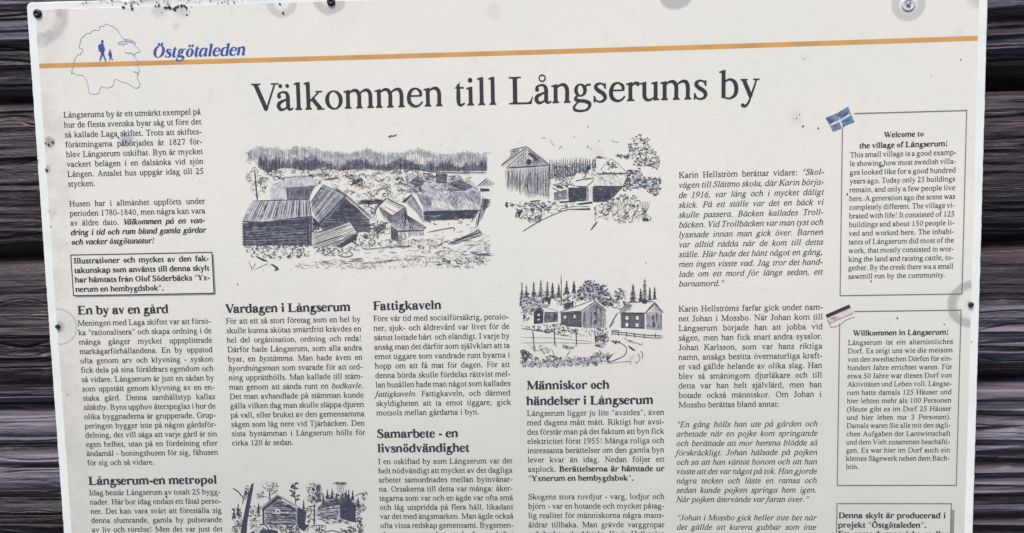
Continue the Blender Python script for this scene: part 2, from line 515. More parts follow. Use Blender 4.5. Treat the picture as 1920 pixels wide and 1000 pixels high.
# ================================================================== SERIF LETTERS
ADV_R = dict(zip('abcdefghijklmnopqrstuvwxyz', [444,500,444,500,444,333,500,500,278,278,500,278,778,500,500,500,500,333,389,278,500,500,722,500,500,444]))
ADV_R.update(dict(zip('ABCDEFGHIJKLMNOPQRSTUVWXYZ', [722,667,667,722,611,556,722,722,333,389,722,611,889,722,722,556,722,667,556,611,722,722,944,722,722,611])))
ADV_B = dict(zip('abcdefghijklmnopqrstuvwxyz', [500,556,444,556,444,333,500,556,278,333,556,278,833,556,500,556,556,444,389,333,556,500,722,500,500,444]))
ADV_B.update(dict(zip('ABCDEFGHIJKLMNOPQRSTUVWXYZ', [722,667,722,722,667,611,778,778,389,500,778,667,944,722,778,611,778,722,556,667,722,722,1000,722,722,667])))
ADV_I = dict(zip('abcdefghijklmnopqrstuvwxyz', [500,500,444,500,444,278,500,500,278,278,444,278,722,500,500,500,500,389,389,278,500,444,667,444,444,389]))
ADV_I.update(dict(zip('ABCDEFGHIJKLMNOPQRSTUVWXYZ', [611,611,667,722,611,611,722,722,333,444,667,556,833,667,722,611,722,611,500,556,722,611,833,611,556,556])))
for d in (ADV_R, ADV_B, ADV_I):
    d.update({c: 500 for c in '0123456789'})
    d.update({' ': 250, '.': 250, ',': 250, ':': 278, ';': 278, '!': 333, '-': 333, '"': 420, '(': 333, ')': 333})
BASE = {'ä': ('a', 2), 'ö': ('o', 2), 'å': ('a', 1), 'ü': ('u', 2), 'Ö': ('O', 2)}

class Glyph:
    def __init__(s, S, T, k, it, seg):
        s.S, s.T, s.k, s.it, s.seg = S, T, k, it, seg
        s.parts = []                               # ('strip', A, B) or ('poly', P)
    def w(s, q): return s.T + q * (s.S - s.T)
    def P(s, pts): return [(x * s.k, y) for x, y in pts]
    def poly(s, pts): s.parts.append(('poly', np.array(s.P(pts), float)))
    def raw(s, pts): s.parts.append(('poly', np.array(pts, float)))
    def br(s, *pts, sm=True):
        p = np.array([(x * s.k, y, s.w(q)) for x, y, q in pts], float)
        if sm and len(p) > 2:
            n = s.seg
            E = np.vstack([2 * p[0] - p[1], p, 2 * p[-1] - p[-2]])
            out = []
            for i in range(1, len(E) - 2):
                for t in np.linspace(0, 1, n, endpoint=False):
                    a, b, c, d = E[i - 1], E[i], E[i + 1], E[i + 2]
                    out.append(.5 * (2 * b + (c - a) * t + (2 * a - 5 * b + 4 * c - d) * t * t + (3 * b - a - 3 * c + d) * t ** 3))
            out.append(p[-1]); p = np.array(out)
        d = np.gradient(p[:, :2], axis=0)
        d /= np.maximum(np.linalg.norm(d, axis=1), 1e-6)[:, None]
        nn = np.stack([-d[:, 1], d[:, 0]], 1) * (np.maximum(p[:, 2], 8)[:, None] / 2)
        s.parts.append(('strip', p[:, :2] + nn, p[:, :2] - nn))
    def ring(s, cx, cy, rx, ry, q=1.0):
        n = s.seg * 7
        a = np.linspace(0, 2 * math.pi, n + 1)
        O = np.stack([cx * s.k + rx * s.k * np.cos(a), cy + ry * np.sin(a)], 1)
        wx = s.w(q); t = 0.14 if s.T < 40 else 0.06
        I = np.stack([cx * s.k + (rx * s.k - wx) * np.cos(a) , cy + (ry - s.T) * np.sin(a)], 1)
        tilt = (0 if s.it else 0.07) * (I[:, 1] - cy); I[:, 0] -= tilt
        s.parts.append(('strip', O, I))
    def hoop(s, cx, cy, r, wd):
        a = np.linspace(0, 2 * math.pi, s.seg * 5 + 1)
        u = np.stack([np.cos(a), np.sin(a)], 1)
        c = np.array([cx * s.k, cy])
        s.parts.append(('strip', c + u * r, c + u * (r - wd)))
    def ball(s, x, y, r):
        a = np.linspace(0, 2 * math.pi, max(8, s.seg * 3), endpoint=False)
        s.raw(np.stack([x * s.k + r * np.cos(a), y + r * np.sin(a)], 1))
    def st(s, x, y0, y1, q=1.0):
        h = s.w(q) / 2; x *= s.k
        s.raw([(x - h, y0), (x + h, y0), (x + h, y1), (x - h, y1)])
    def foot(s, x, q=1.0, y=0, up=1, a=82, b=82, cap=False, last=False):
        if s.it and not cap:
            if last: s.br((x, 70, .9), (x + 18, 18, .45), (x + 75, 40, 0), (x + 95, 70, 0))
            return
        h = s.w(q) / 2; X = x * s.k; t = s.T * .78
        a = a * (1 + (s.S - 84) / 400); b = b * (1 + (s.S - 84) / 400)
        s.raw([(X - a, y), (X + b, y), (X + b, y + up * t), (X + h + 12, y + up * (t + 8)), (X + h, y + up * (t + 42)),
               (X - h, y + up * (t + 42)), (X - h - 12, y + up * (t + 8)), (X - a, y + up * t)])
    def fl(s, x, y, q=1.0):
        h = s.w(q) / 2; X = x * s.k
        if s.it:
            s.raw([(X + h, y + 4), (X - h, y - 8), (X - h - 62, y - 62), (X - h - 56, y - 76), (X - h, y - 48), (X + h, y - 60)]); return
        s.raw([(X + h, y + 8), (X + h - 8, y + 8), (X - h - 56, y - 26), (X - h - 56, y - 26 - s.T * .8), (X - h - 14, y - 22 - s.T * .9), (X - h, y - 66), (X + h, y - 66)])
    def hs(s, x0, x1, y):
        t = s.T * .44
        s.raw([(x0 * s.k, y - t), (x1 * s.k, y - t), (x1 * s.k, y + t), (x0 * s.k, y + t)])
    def arch(s, x1, x2, last=True):
        s.br((x1, 345, 0), (x1 + 75, 412, .12), (x1 + 160, 444, .5), (x1 + 235, 420, .86), (x2, 320, 1), (x2, 120, 1), (x2, 0, 1))
        s.foot(x2, last=last)

def draw(g, c):
    S, T, it = g.S, g.T, g.it
    if c == 'a':
        if it:
            g.br((372, 400, 0), (310, 445, .1), (215, 440, .3), (105, 340, .9), (72, 190, 1), (95, 60, .8), (165, 8, .3), (265, 60, .1), (375, 230, 0))
            g.br((392, 448, .9), (385, 250, 1), (385, 90, .9), (405, 20, .5), (465, 40, 0), (490, 80, 0))
        else:
            g.br((85, 335, .8), (95, 405, .35), (190, 447, .12), (280, 420, .65), (313, 325, 1), (313, 200, 1), (313, 90, 1), (335, 28, .6), (385, 20, .15), (438, 52, 0))
            g.ball(93, 340, S * .52)
            g.br((313, 278, 0), (215, 240, .25), (105, 185, .75), (72, 100, 1), (125, 22, .7), (210, 30, .15), (313, 90, 0))
    elif c == 'b':
        g.st(112, 15, 675); g.fl(112, 675)
        g.br((112, 360, 0), (190, 432, .12), (290, 448, .4), (385, 375, .92), (420, 230, 1.05), (390, 85, .8), (285, 6, .2), (190, 5, 0), (112, 40, 0))
    elif c == 'c':
        g.br((370, 345, .7), (335, 420, .35), (240, 447, .06), (125, 395, .65), (72, 235, 1.05), (105, 85, .95), (220, 14, .42), (325, 38, .12), (408, 115, 0))
        g.ball(357, 350, S * .5)
    elif c == 'd':
        g.br((385, 375, 0), (305, 438, .06), (205, 445, .25), (105, 370, .9), (72, 215, 1.05), (105, 75, .9), (205, 10, .3), (300, 22, .02), (385, 85, 0))
        g.st(385, 0 if it else 25, 675); g.fl(385, 675); 
        if it: g.foot(385, last=True)
        else: g.raw([(385 * g.k - S / 2, -6), (385 * g.k + S / 2 + 56, 18), (385 * g.k + S / 2 + 56, 34), (385 * g.k + S / 2, 50), (385 * g.k - S / 2, 60)])
    elif c == 'e':
        g.br((70, 268, 0), (388, 268, 0), sm=False)
        g.br((372, 262, .55), (358, 375, .6), (250, 447, .08), (128, 395, .65), (72, 230, 1.05), (108, 85, .95), (225, 14, .42), (335, 42, .12), (412, 125, 0))
    elif c == 'f':
        if it:
            g.br((-120, -175, .5), (-60, -205, .2), (10, -150, .6), (70, 50, 1), (110, 400, 1), (150, 590, .8), (220, 665, .2), (300, 640, .5))
            g.ball(-105, -175, S * .42); g.ball(290, 632, S * .42); g.br((20, 428, .05), (270, 428, .05), sm=False)
        else:
            g.br((147, 0, 1), (147, 300, 1), (147, 500, 1), (162, 600, .85), (215, 662, .25), (290, 655, .3)); g.ball(305, 622, S * .5)
            g.foot(147, b=100); g.br((18, 432, .06), (270, 432, .06), sm=False)
    elif c == 'g':
        g.ring(215, 298, 158, 158, .92)
        g.br((335, 392, .05), (400, 424, .12), (468, 424, .12)); g.ball(448, 418, S * .22)
        g.br((150, 165, .08), (95, 120, .3), (95, 78, .7), (170, 45, .75), (320, 28, .8), (428, -25, .9), (425, -120, .55), (330, -190, .2), (190, -205, .3), (75, -175, .5), (52, -110, .35), (95, -45, .1), (170, 25, 0))
    elif c == 'h':
        g.st(105, 0, 675); g.fl(105, 675); g.foot(105); g.arch(105, 385)
    elif c == 'i' or c == 'ı':
        g.st(140, 0, 445); g.fl(140, 452); g.foot(140, last=True)
        if c == 'i': g.ball(135, 612, S * .6)
    elif c == 'j':
        g.br((150, 445, 1), (150, 100, 1), (150, -80, 1), (120, -170, .6), (55, -205, .12), (-5, -190, .4)); g.ball(-15, -172, S * .42)
        g.fl(150, 452); g.ball(147, 612, S * .6)
    elif c == 'k':
        g.st(105, 0, 675); g.fl(105, 675); g.foot(105)
        g.br((145, 205, 0), (375, 425, 0), sm=False); g.hs(290, 462, 436)
        g.br((205, 270, 1.05), (410, 14, 1.05), sm=False); g.hs(315, 505, 9)
    elif c == 'l':
        g.st(135, 0, 675); g.fl(135, 675); g.foot(135, last=True)
    elif c == 'm':
        g.st(103, 0, 440); g.fl(103, 452); g.foot(103); g.arch(103, 385, False); g.arch(390, 665)
    elif c == 'n':
        g.st(103, 0, 440); g.fl(103, 452); g.foot(103); g.arch(103, 385)
    elif c == 'o': g.ring(250, 222, 222, 236, 1.08)
    elif c == 'p':
        g.st(105, -217, 440); g.fl(105, 452); g.foot(105, y=-217, cap=True)
        g.br((105, 350, 0), (185, 430, .12), (285, 446, .4), (388, 370, .92), (422, 222, 1.05), (380, 75, .8), (280, 4, .22), (185, 10, 0), (105, 62, 0))
    elif c == 'q':
        g.st(385, -217, 445); g.foot(385, y=-217, cap=True)
        g.br((385, 390, 0), (300, 440, .1), (205, 445, .3), (105, 370, .92), (72, 222, 1.05), (110, 75, .8), (210, 6, .22), (300, 14, 0), (385, 72, 0))
    elif c == 'r':
        g.st(103, 0, 440); g.fl(103, 452); g.foot(103, b=100)
        g.br((103, 320, 0), (165, 400, .15), (230, 435, .5), (285, 425, .6)); g.ball(285, 408, S * .52)
    elif c == 's':
        g.br((322, 320, 0), (290, 405, .08), (200, 447, .1), (108, 410, .6), (92, 345, .9), (165, 270, 1), (265, 205, 1), (318, 120, .9), (285, 38, .5), (190, 3, .1), (95, 40, .06), (55, 140, 0))
        g.br((322, 312, 0), (318, 452, 0), sm=False); g.br((55, 148, 0), (50, -8, 0), sm=False)
    elif c == 't':
        g.br((115, 520, .6), (115, 300, 1), (115, 110, 1), (135, 32, .7), (190, 14, .3), (268, 62, 0))
        g.poly([(14, 424), (60, 455), (115, 520), (145, 580), (155 , 580), (155, 424)]); g.br((100, 434, .05), (255, 434, .05), sm=False)
    elif c == 'u':
        g.br((112, 440, 1), (112, 250, 1), (112, 125, 1), (145, 42, .75), (215, 12, .4), (300, 38, .1), (385, 105, 0))
        g.fl(112, 452); g.st(385, 20, 445); g.fl(385, 452)
        if it: g.foot(385, last=True)
        else: g.raw([(385 * g.k - S / 2, -6), (385 * g.k + S / 2 + 50, 12), (385 * g.k + S / 2 + 50, 28), (385 * g.k + S / 2, 50), (385 * g.k - S / 2, 60)])
    elif c == 'v':
        g.br((98, 436, 1), (262, 20, 1), sm=False); g.br((252, 0, .05), (400, 436, .05), sm=False)
        g.poly([(262 - 60 * 1, 30), (262, -12), (275, -12), (290, 60)]); g.hs(18, 188, 437); g.hs(325, 480, 437)
    elif c == 'w':
        for a in (90, 345):
            g.br((a, 436, 1), (a + 152, 20, 1), sm=False)
        g.br((235, 0, .05), (368, 400, .05), sm=False); g.br((490, 0, .05), (632, 436, .05), sm=False)
        g.hs(18, 180, 437); g.hs(262, 430, 437); g.hs(565, 705, 437)
        g.poly([(190, 40), (235, -12), (248, -12), (262, 60)]); g.poly([(445, 40), (490, -12), (503, -12), (517, 60)])
    elif c == 'x':
        g.br((105, 436, 1), (395, 12, 1), sm=False); g.br((90, 10, .05), (385, 436, .05), sm=False)
        g.hs(22, 200, 437); g.hs(300, 468, 437); g.hs(18, 185, 9); g.hs(300, 485, 9)
    elif c == 'y':
        g.br((98, 436, 1), (272, 20, 1), sm=False)
        g.br((408, 436, .05), (262, 10, .12), (205, -125, .22), (140, -192, .5), (70, -182, .7)); g.ball(75, -172, S * .46)
        g.hs(18, 192, 437); g.hs(325, 480, 437)
    elif c == 'z':
        g.br((45, 430, .1), (395, 430, .1), sm=False); g.br((340, 425, .85), (90, 20, .85), sm=False); g.br((40, 18, .1), (410, 18, .1), sm=False)
        g.poly([(45, 440), (62, 330), (42, 330), (35, 440)]); g.poly([(412, 8), (425, 125), (405, 125), (385, 20)])
    # ---------------- capitals
    elif c == 'A':
        g.br((115, 10, .1), (352, 640, .1), sm=False); g.br((350, 660, 1.2), (598, 10, 1.2), sm=False); g.br((190, 232, .05), (500, 232, .05), sm=False)
        g.hs(15, 215, 9); g.hs(455, 706, 9)
    elif c == 'B':
        g.st(158, 0, 662, 1.2); g.foot(158, 1.2, a=140, b=60, cap=True); g.foot(158, 1.2, 662, -1, 140, 60, cap=True)
        g.br((158, 648, 0), (320, 648, .05), (430, 610, .6), (478, 505, 1.2), (435, 400, .7), (320, 352, .05), (158, 352, 0))
        g.br((300, 352, 0), (430, 325, .4), (515, 270, .9), (545, 180, 1.25), (490, 65, .7), (350, 15, .05), (158, 15, 0))
    elif c == 'C' or c == 'G':
        g.br((600, 470, 0), (560, 590, .1), (400, 658, .05), (225, 610, .75), (95, 450, 1.15), (85, 250, 1.2), (190, 80, .85), (400, 5, .1), (540, 45, .05), (630 if c == 'C' else 600, 150 if c == 'C' else 80, 0))
        g.poly([(585, 676), (605, 676), (612, 470), (595, 470), (560, 590)])
        if c == 'G': g.st(590, 40, 310, 1.15); g.hs(475, 705, 318)
    elif c == 'D':
        g.st(158, 0, 662, 1.2); g.foot(158, 1.2, a=140, b=60, cap=True); g.foot(158, 1.2, 662, -1, 140, 60, cap=True)
        g.br((158, 647, 0), (370, 645, .05), (545, 575, .75), (635, 335, 1.3), (550, 95, .75), (370, 17, .05), (158, 15, 0))
    elif c in 'EF':
        g.st(158, 0, 662, 1.2); g.foot(158, 1.2, a=140, b=90 if c == 'F' else 60, cap=True); g.foot(158, 1.2, 662, -1, 140, 60, cap=True)
        g.br((158, 646, .08), (540, 646, .08), sm=False); g.poly([(440, 640), (545, 662), (555, 520), (535, 520), (510, 600)])
        g.br((158, 345, .05), (430, 345, .05), sm=False); g.poly([(425, 430), (443, 430), (443, 258), (425, 258), (400, 345)])
        if c == 'E': g.br((158, 17, .08), (560, 17, .08), sm=False); g.poly([(450, 22), (560, 0), (600, 170), (580, 170), (535, 70)])
    elif c == 'H':
        for x in (155, 567):
            g.st(x, 0, 662, 1.2); g.foot(x, 1.2, a=138, b=138, cap=True); g.foot(x, 1.2, 662, -1, 138, 138, cap=True)
        g.br((155, 342, .08), (567, 342, .08), sm=False)
    elif c == 'I':
        g.st(166, 0, 662, 1.2); g.foot(166, 1.2, a=148, b=148, cap=True); g.foot(166, 1.2, 662, -1, 148, 148, cap=True)
    elif c == 'J':
        g.br((232, 655, 1.2), (232, 350, 1.2), (232, 120, 1.2), (195, 30, .7), (115, 2, .15), (55, 30, .4)); g.ball(55, 55, S * .5); g.foot(232, 1.2, 662, -1, 145, 138, cap=True)
    elif c == 'K':
        g.st(155, 0, 662, 1.2); g.foot(155, 1.2, a=138, b=138, cap=True); g.foot(155, 1.2, 662, -1, 138, 138, cap=True)
        g.br((190, 290, .08), (575, 648, .08), sm=False); g.hs(440, 690, 653); g.br((295, 395, 1.2), (610, 15, 1.2), sm=False); g.hs(480, 722, 9)
    elif c == 'L':
        g.st(158, 0, 662, 1.2); g.foot(158, 1.2, a=146, b=60, cap=True); g.foot(158, 1.2, 662, -1, 146, 146, cap=True)
        g.br((158, 17, .08), (560, 17, .08), sm=False); g.poly([(440, 22), (562, 0), (600, 175), (580, 175), (530, 70)])
    elif c == 'M':
        g.st(125, 10, 640, .1); g.hs(14, 225, 9); g.hs(12, 170, 653)
        g.br((150, 655, 1.2), (432, 30, 1.2), sm=False); g.br((425, 10, .1), (735, 655, .1), sm=False)
        g.st(752, 0, 662, 1.2); g.foot(752, 1.2, a=130, b=120, cap=True); g.hs(720, 870, 653)
    elif c == 'N':
        g.st(118, 10, 650, .1); g.hs(12, 218, 9); g.hs(12, 160, 653)
        g.br((120, 655, 1.2), (590, 20, 1.2), sm=False); g.st(600, 0, 650, .1); g.hs(510, 708, 653)
    elif c == 'O' or c == 'Q':
        g.ring(361, 331, 328, 345, 1.25)
        if c == 'Q': g.br((350, 20, .3), (500, -120, .9), (690, -170, .1))
    elif c in 'PR':
        g.st(158, 0, 662, 1.2); g.foot(158, 1.2, a=140, b=120, cap=True); g.foot(158, 1.2, 662, -1, 140, 60, cap=True)
        g.br((158, 647, 0), (330, 647, .05), (450, 605, .6), (495, 480, 1.2), (445, 355, .7), (320, 300, .05), (158, 300, 0))
        if c == 'R': g.br((330, 305, 1.15), (585, 15, 1.15), sm=False); g.hs(480, 660, 9)
    elif c == 'S':
        g.br((455, 480, 0), (410, 600, .1), (290, 658, .1), (150, 600, .75), (125, 500, 1.1), (220, 400, 1.15), (390, 300, 1.15), (460, 180, 1.05), (400, 50, .6), (265, 5, .1), (120, 60, .08), (58, 205, 0))
        g.br((455, 475, 0), (450, 672, 0), sm=False); g.br((58, 210, 0), (50, -12, 0), sm=False)
    elif c == 'T':
        g.st(305, 0, 662, 1.2); g.foot(305, 1.2, a=145, b=145, cap=True); g.br((30, 646, .08), (580, 646, .08), sm=False)
        g.poly([(22, 662), (42, 662), (75, 625), (30, 500), (12, 500)]); g.poly([(570, 662), (590, 662), (600, 500), (582, 500), (540, 625)])
    elif c == 'U':
        g.br((150, 655, 1.2), (150, 400, 1.2), (155, 200, 1.15), (230, 40, .7), (370, 5, .3), (520, 60, .1), (600, 220, .05), (602, 650, .05)); g.hs(14, 285, 653); g.hs(500, 705, 653)
    elif c == 'V':
        g.br((122, 652, 1.2), (378, 20, 1.2), sm=False); g.br((368, 0, .08), (612, 652, .08), sm=False)
        g.poly([(300, 50), (362, -14), (382, -14), (410, 80)]); g.hs(16, 252, 653); g.hs(510, 706, 653)
    elif c == 'W':
        for a in (110, 430): g.br((a, 652, 1.2), (a + 220, 20, 1.2), sm=False)
        g.br((322, 0, .08), (480, 440, .08), sm=False); g.br((645, 0, .08), (845, 652, .08), sm=False); g.hs(10, 240, 653); g.hs(330, 560, 653); g.hs(750, 935, 653)
    elif c == 'Y':
        g.br((105, 652, 1.2), (362, 300, 1.2), sm=False); g.br((610, 652, .08), (372, 320, .08), sm=False); g.st(365, 0, 320, 1.2)
        g.foot(365, 1.2, a=138, b=138, cap=True); g.hs(14, 250, 653); g.hs(510, 706, 653)
    elif c == 'X':
        g.br((110, 652, 1.2), (600, 10, 1.2), sm=False); g.br((110, 10, .08), (590, 652, .08), sm=False); g.hs(14, 250, 653); g.hs(480, 700, 653); g.hs(14, 220, 9); g.hs(470, 715, 9)
    elif c == 'Z':
        g.br((40, 645, .1), (570, 645, .1), sm=False); g.br((520, 640, 1.15), (90, 20, 1.15), sm=False); g.br((20, 17, .1), (590, 17, .1), sm=False)
    # ---------------- figures
    elif c == '0': g.ring(250, 331, 218, 345, 1.0)
    elif c == '1':
        g.st(255, 0, 640); g.foot(255, cap=True, a=140, b=140); g.poly([(130, 590), (290, 676), (298, 676), (298, 560), (140, 570)])
    elif c == '2':
        g.br((45, 500, 0), (100, 610, .2), (210, 648, .4), (330, 590, .9), (360, 480, 1), (290, 310, .6), (90, 60, .1)); g.br((50, 38, 1), (440, 38, 1), sm=False); g.poly([(420, 20), (440, 20), (475, 150), (455, 150)])
    elif c == '3':
        g.br((60, 510, 0), (130, 620, .2), (240, 645, .4), (345, 570, .9), (330, 430, .7), (190, 345, .05)); g.br((190, 345, .1), (330, 310, .6), (392, 200, 1.1), (330, 60, .7), (200, 12, .2), (60, 45, .6)); g.ball(70, 45, S * .4)
    elif c == '4':
        g.st(335, 0, 670); g.br((330, 640, .1), (30, 210, .1), sm=False); g.br((20, 195, .7), (472, 195, .7), sm=False)
    elif c == '5':
        g.br((160, 630, .9), (430, 640, .9), sm=False); g.br((165, 640, .05), (95, 400, .05), sm=False)
        g.br((95, 390, 0), (200, 400, .7), (330, 330, 1), (370, 210, 1.1), (300, 60, .7), (180, 12, .2), (50, 40, .6)); g.ball(60, 42, S * .4)
    elif c in '69':
        f = (lambda x, y, q: (x, y, q)) if c == '6' else (lambda x, y, q: (500 - x, 662 - y, q))
        g.br(f(430, 660, 0), f(280, 600, .2), f(140, 450, .8), f(80, 250, 1.05), f(130, 70, .9), f(250, 12, .2), f(370, 60, .8), f(420, 210, 1.05), f(370, 350, .7), f(260, 400, .1), f(150, 350, 0), f(100, 300, 0))
    elif c == '7':
        g.br((60, 630, 1), (450, 630, 1), sm=False); g.br((440, 620, .05), (240, 0, .6), sm=False); g.poly([(40, 520), (58, 520), (95, 660), (60, 662)])
    elif c == '8':
        g.ring(250, 505, 165, 170, .9); g.ring(250, 172, 200, 185, 1.0)
    # ---------------- points
    elif c == '.': g.ball(125, 45, S * .62)
    elif c == ',': g.ball(120, 45, S * .6); g.br((145, 50, .7), (140, -40, .4), (90, -120, 0))
    elif c == ':': g.ball(135, 45, S * .6); g.ball(135, 395, S * .6)
    elif c == ';': g.ball(135, 45, S * .6); g.ball(135, 395, S * .6)
    elif c == '-': g.br((40, 222, .8), (290, 222, .8), sm=False)
    elif c == '!': g.ball(166, 45, S * .62); g.poly([(118, 640), (166, 676), (214, 640), (180, 185), (152, 185)])
    elif c == '"':
        for x in (140, 290): g.poly([(x - 44, 655), (x, 680), (x + 44, 655), (x + 18, 410), (x - 18, 410)])
    elif c == '(':
        g.br((300, 676, 0), (120, 500, .5), (80, 250, .9), (120, 0, .5), (300, -177, 0))
    elif c == ')':
        g.br((33, 676, 0), (213, 500, .5), (253, 250, .9), (213, 0, .5), (33, -177, 0))

GC = {}
STY = {'r': (98, 50, 0, ADV_R), 'b': (154, 64, 0, ADV_B), 'i': (94, 48, 1, ADV_I), 'B': (144, 60, 1, ADV_I),
       't': (98, 40, 0, ADV_R), 'h': (162, 62, 0, ADV_B), 'o': (142, 34, 1, ADV_I)}
SLANT = 0.25
def glyph(ch, st, seg):
    key = (ch, st, seg)
    if key in GC: return GC[key]
    S, T, it, adv = STY[st]
    base, dia = BASE.get(ch, (ch, 0))
    A = adv[base]; Ar = ADV_R[base]
    if it and base == 'a': Ar = 500
    g = Glyph(S, T, A / Ar, bool(it), seg)
    if base != ' ':
        draw(g, base)
    mid = {'a': 222 if not it else 250, 'o': 250, 'u': 250, 'O': 361}.get(base, 200)
    ytop = 735 if base == 'O' else 595
    if dia == 2: g.ball(mid - 88, ytop, S * .5); g.ball(mid + 88, ytop, S * .5)
    if dia == 1: g.hoop(mid, 612, 92, 34 if S < 100 else 40)
    parts = []
    for p in g.parts:
        q = [np.array(a, float) for a in p[1:]]
        if it:
            for a in q: a[:, 0] += a[:, 1] * SLANT - 40
        parts.append((p[0], q))
    GC[key] = (A, parts)
    return GC[key]

def advance(text, style, em):
    """text as [(string, style)] runs; returns natural letters width and count of spaces"""
    w = 0; sp = 0
    for s_, st in text:
        for ch in s_:
            if ch == ' ': sp += 1
            else: w += STY[st][3][BASE.get(ch, (ch, 0))[0]]
    return w / 1000 * em, sp

def put_line(I, runs, x0, x1, y, em, justify=True, seg=2, fat=1.0):
    w, sp = advance(runs, None, em)
    gap = 0.25 * em; kx = 1.0
    if justify and x1 is not None:
        if sp: gap = (x1 - x0 - w) / sp
        if gap < 0.17 * em or not sp:
            gap = 0.19 * em
            kx = (x1 - x0) / (w + gap * sp)
            gap *= kx
    x = x0
    prev = ''
    for s_, st in runs:
        for ch in s_:
            if ch == ' ': x += gap; prev = ''; continue
            A, parts = glyph(ch, st, seg)
            if prev in ('V', 'F', 'T', 'Y') and ch in 'aäåoöey': x -= (0.105 if prev == 'V' else 0.06) * em * kx
            e = em / 1000
            for kind, q in parts:
                I.z = I.z + 1.2e-6 if I.z < 0.00043 else 0.0004
                Q = [np.stack([x + a[:, 0] * e * kx, y + a[:, 1] * e], 1) for a in q]
                if kind == 'poly': I.poly(Q[0])
                else: I.strip(Q[0], Q[1])
            x += A * e * kx
            prev = ch
    return x

def runs_of(line, st):
    """*...* toggles italic, _..._ toggles bold; a run keeps its style across lines"""
    out = []; cur = st[0]; buf = ''
    for ch in line:
        if ch in '*_':
            if buf: out.append((buf, cur)); buf = ''
            alt = 'i' if ch == '*' else 'b'
            cur = st[1] if cur != st[1] else alt
            st[0] = cur
        else: buf += ch
    if buf: out.append((buf, cur))
    st[0] = cur
    return out

def paragraph(text, first, last, right, em, style='r', ragged=(), mat=None, name='paragraph', count=None):
    lines = text.strip().split('\n')
    n = count or len(lines)
    a, b, c = onboard([first, last, (right, first[1])])
    I = Ink()
    st = [style, style]
    for i, ln_ in enumerate(lines):
        t = i / max(1, n - 1)
        x0 = (a[0] + b[0]) / 2 if abs(a[0] - b[0]) < 0.003 else a[0] + (b[0] - a[0]) * t
        rs = runs_of(ln_.strip(), st)
        y = a[1] + (b[1] - a[1]) * t
        fin = i == len(lines) - 1 and not ragged == 'full'
        put_line(I, rs, x0, c[0] + (x0 - a[0]), y, em, justify=not fin)
    return I.build(name, mat or INKT, sign)

def heading(text, p0, p1, style='h', mat=None, name='heading', seg=4, em=None):
    a, b = onboard([p0, p1])
    w, sp = advance([(text, style)], None, 1.0)
    kern = 0.105 if text[:2] in ('Vä', 'Va') else 0.06 if text[:2] == 'Fa' else 0
    e = (b[0] - a[0]) / (w + sp * .25 - kern - 0.02)
    I = Ink()
    put_line(I, [(text, style)], a[0], None, (a[1] + b[1]) / 2, e, justify=False, seg=seg)
    o = I.build(name, mat or INK, sign)
    return o, e

EM = 0.00915
_, e = heading('Välkommen till Långserums by', (472, 209.6), (1424, 182), 't', name='title', seg=7)
heading('En by av en gård', (146, 589.3), (316, 587.3))
heading('Långserum-en metropol', (166.5, 909), (407, 907))
heading('Vardagen i Långserum', (423, 586.5), (657, 583.3))
heading('Fattigkaveln', (699.5, 581.5), (827.5, 579.5))
heading('Samarbete - en', (707, 821), (859, 819.6))
heading('livsnödvändighet', (708, 848.2), (880, 846.8))
heading('Människor och', (987.4, 730.5), (1142.5, 728.5))
heading('händelser i Långserum', (987, 759.6), (1224.5, 757))
heading('Östgötaleden', (286, 107.5), (460, 104.5), 'o', BLUE, 'trail_name', 5)
heading('Welcome to', (1657, 257.2), (1731.6, 256.2), 'b', INKT, 'box_heading', 3)
heading('the village of Långserum!', (1610.7, 277.2), (1776.7, 275), 'b', INKT, 'box_heading', 3)
heading('Willkommen in Långserum!', (1599, 629), (1778.7, 627.6), 'b', INKT, 'box_heading', 3)

paragraph('''Långserums by är ett utmärkt exempel på
hur de flesta svenska byar såg ut före det
så kallade Laga skiftet. Trots att skiftes-
förättningarna påbörjades år 1827 för-
blev Långserum oskiftat. Byn är mycket
vackert belägen i en dalsänka vid sjön
Lången. Antalet hus uppgår idag till 25
stycken.''', (119, 221), (128, 350), 377, EM)
def mixed(lines, first, last, right, em, endjust=False):
    """lines of explicit (text, style) runs"""
    a, b, c = onboard([first, last, (right, first[1])])
    I = Ink(); n = len(lines)
    for i, rs in enumerate(lines):
        t = i / max(1, n - 1)
        x0 = a[0] + (b[0] - a[0]) * t
        put_line(I, rs, x0, c[0] + x0 - a[0], a[1] + (b[1] - a[1]) * t, em, justify=(i < n - 1) or endjust)
    return I.build('paragraph', INKT, sign)
mixed([[('Husen har i allmänhet uppförts under', 'r')], [('perioden 1780-1840, men några kan vara', 'r')],
       [('av äldre dato. ', 'r'), ('Välkommen på en van-', 'B')], [('dring i tid och rum bland gamla gårdar', 'B')],
       [('och vacker östgötanatur!', 'B')]], (130, 387.5), (134, 459), 385, EM)
mixed([[('Illustrationer och mycket av den fak-', 'b')], [('takunskap som använts till denna skylt', 'b')],
       [('har hämtats från Olof Söderbäcks "Yx-', 'b')], [('nerum en hembygdsbok".', 'b')]], (138.3, 494.3), (142, 547.5), 392.5, EM * .98)
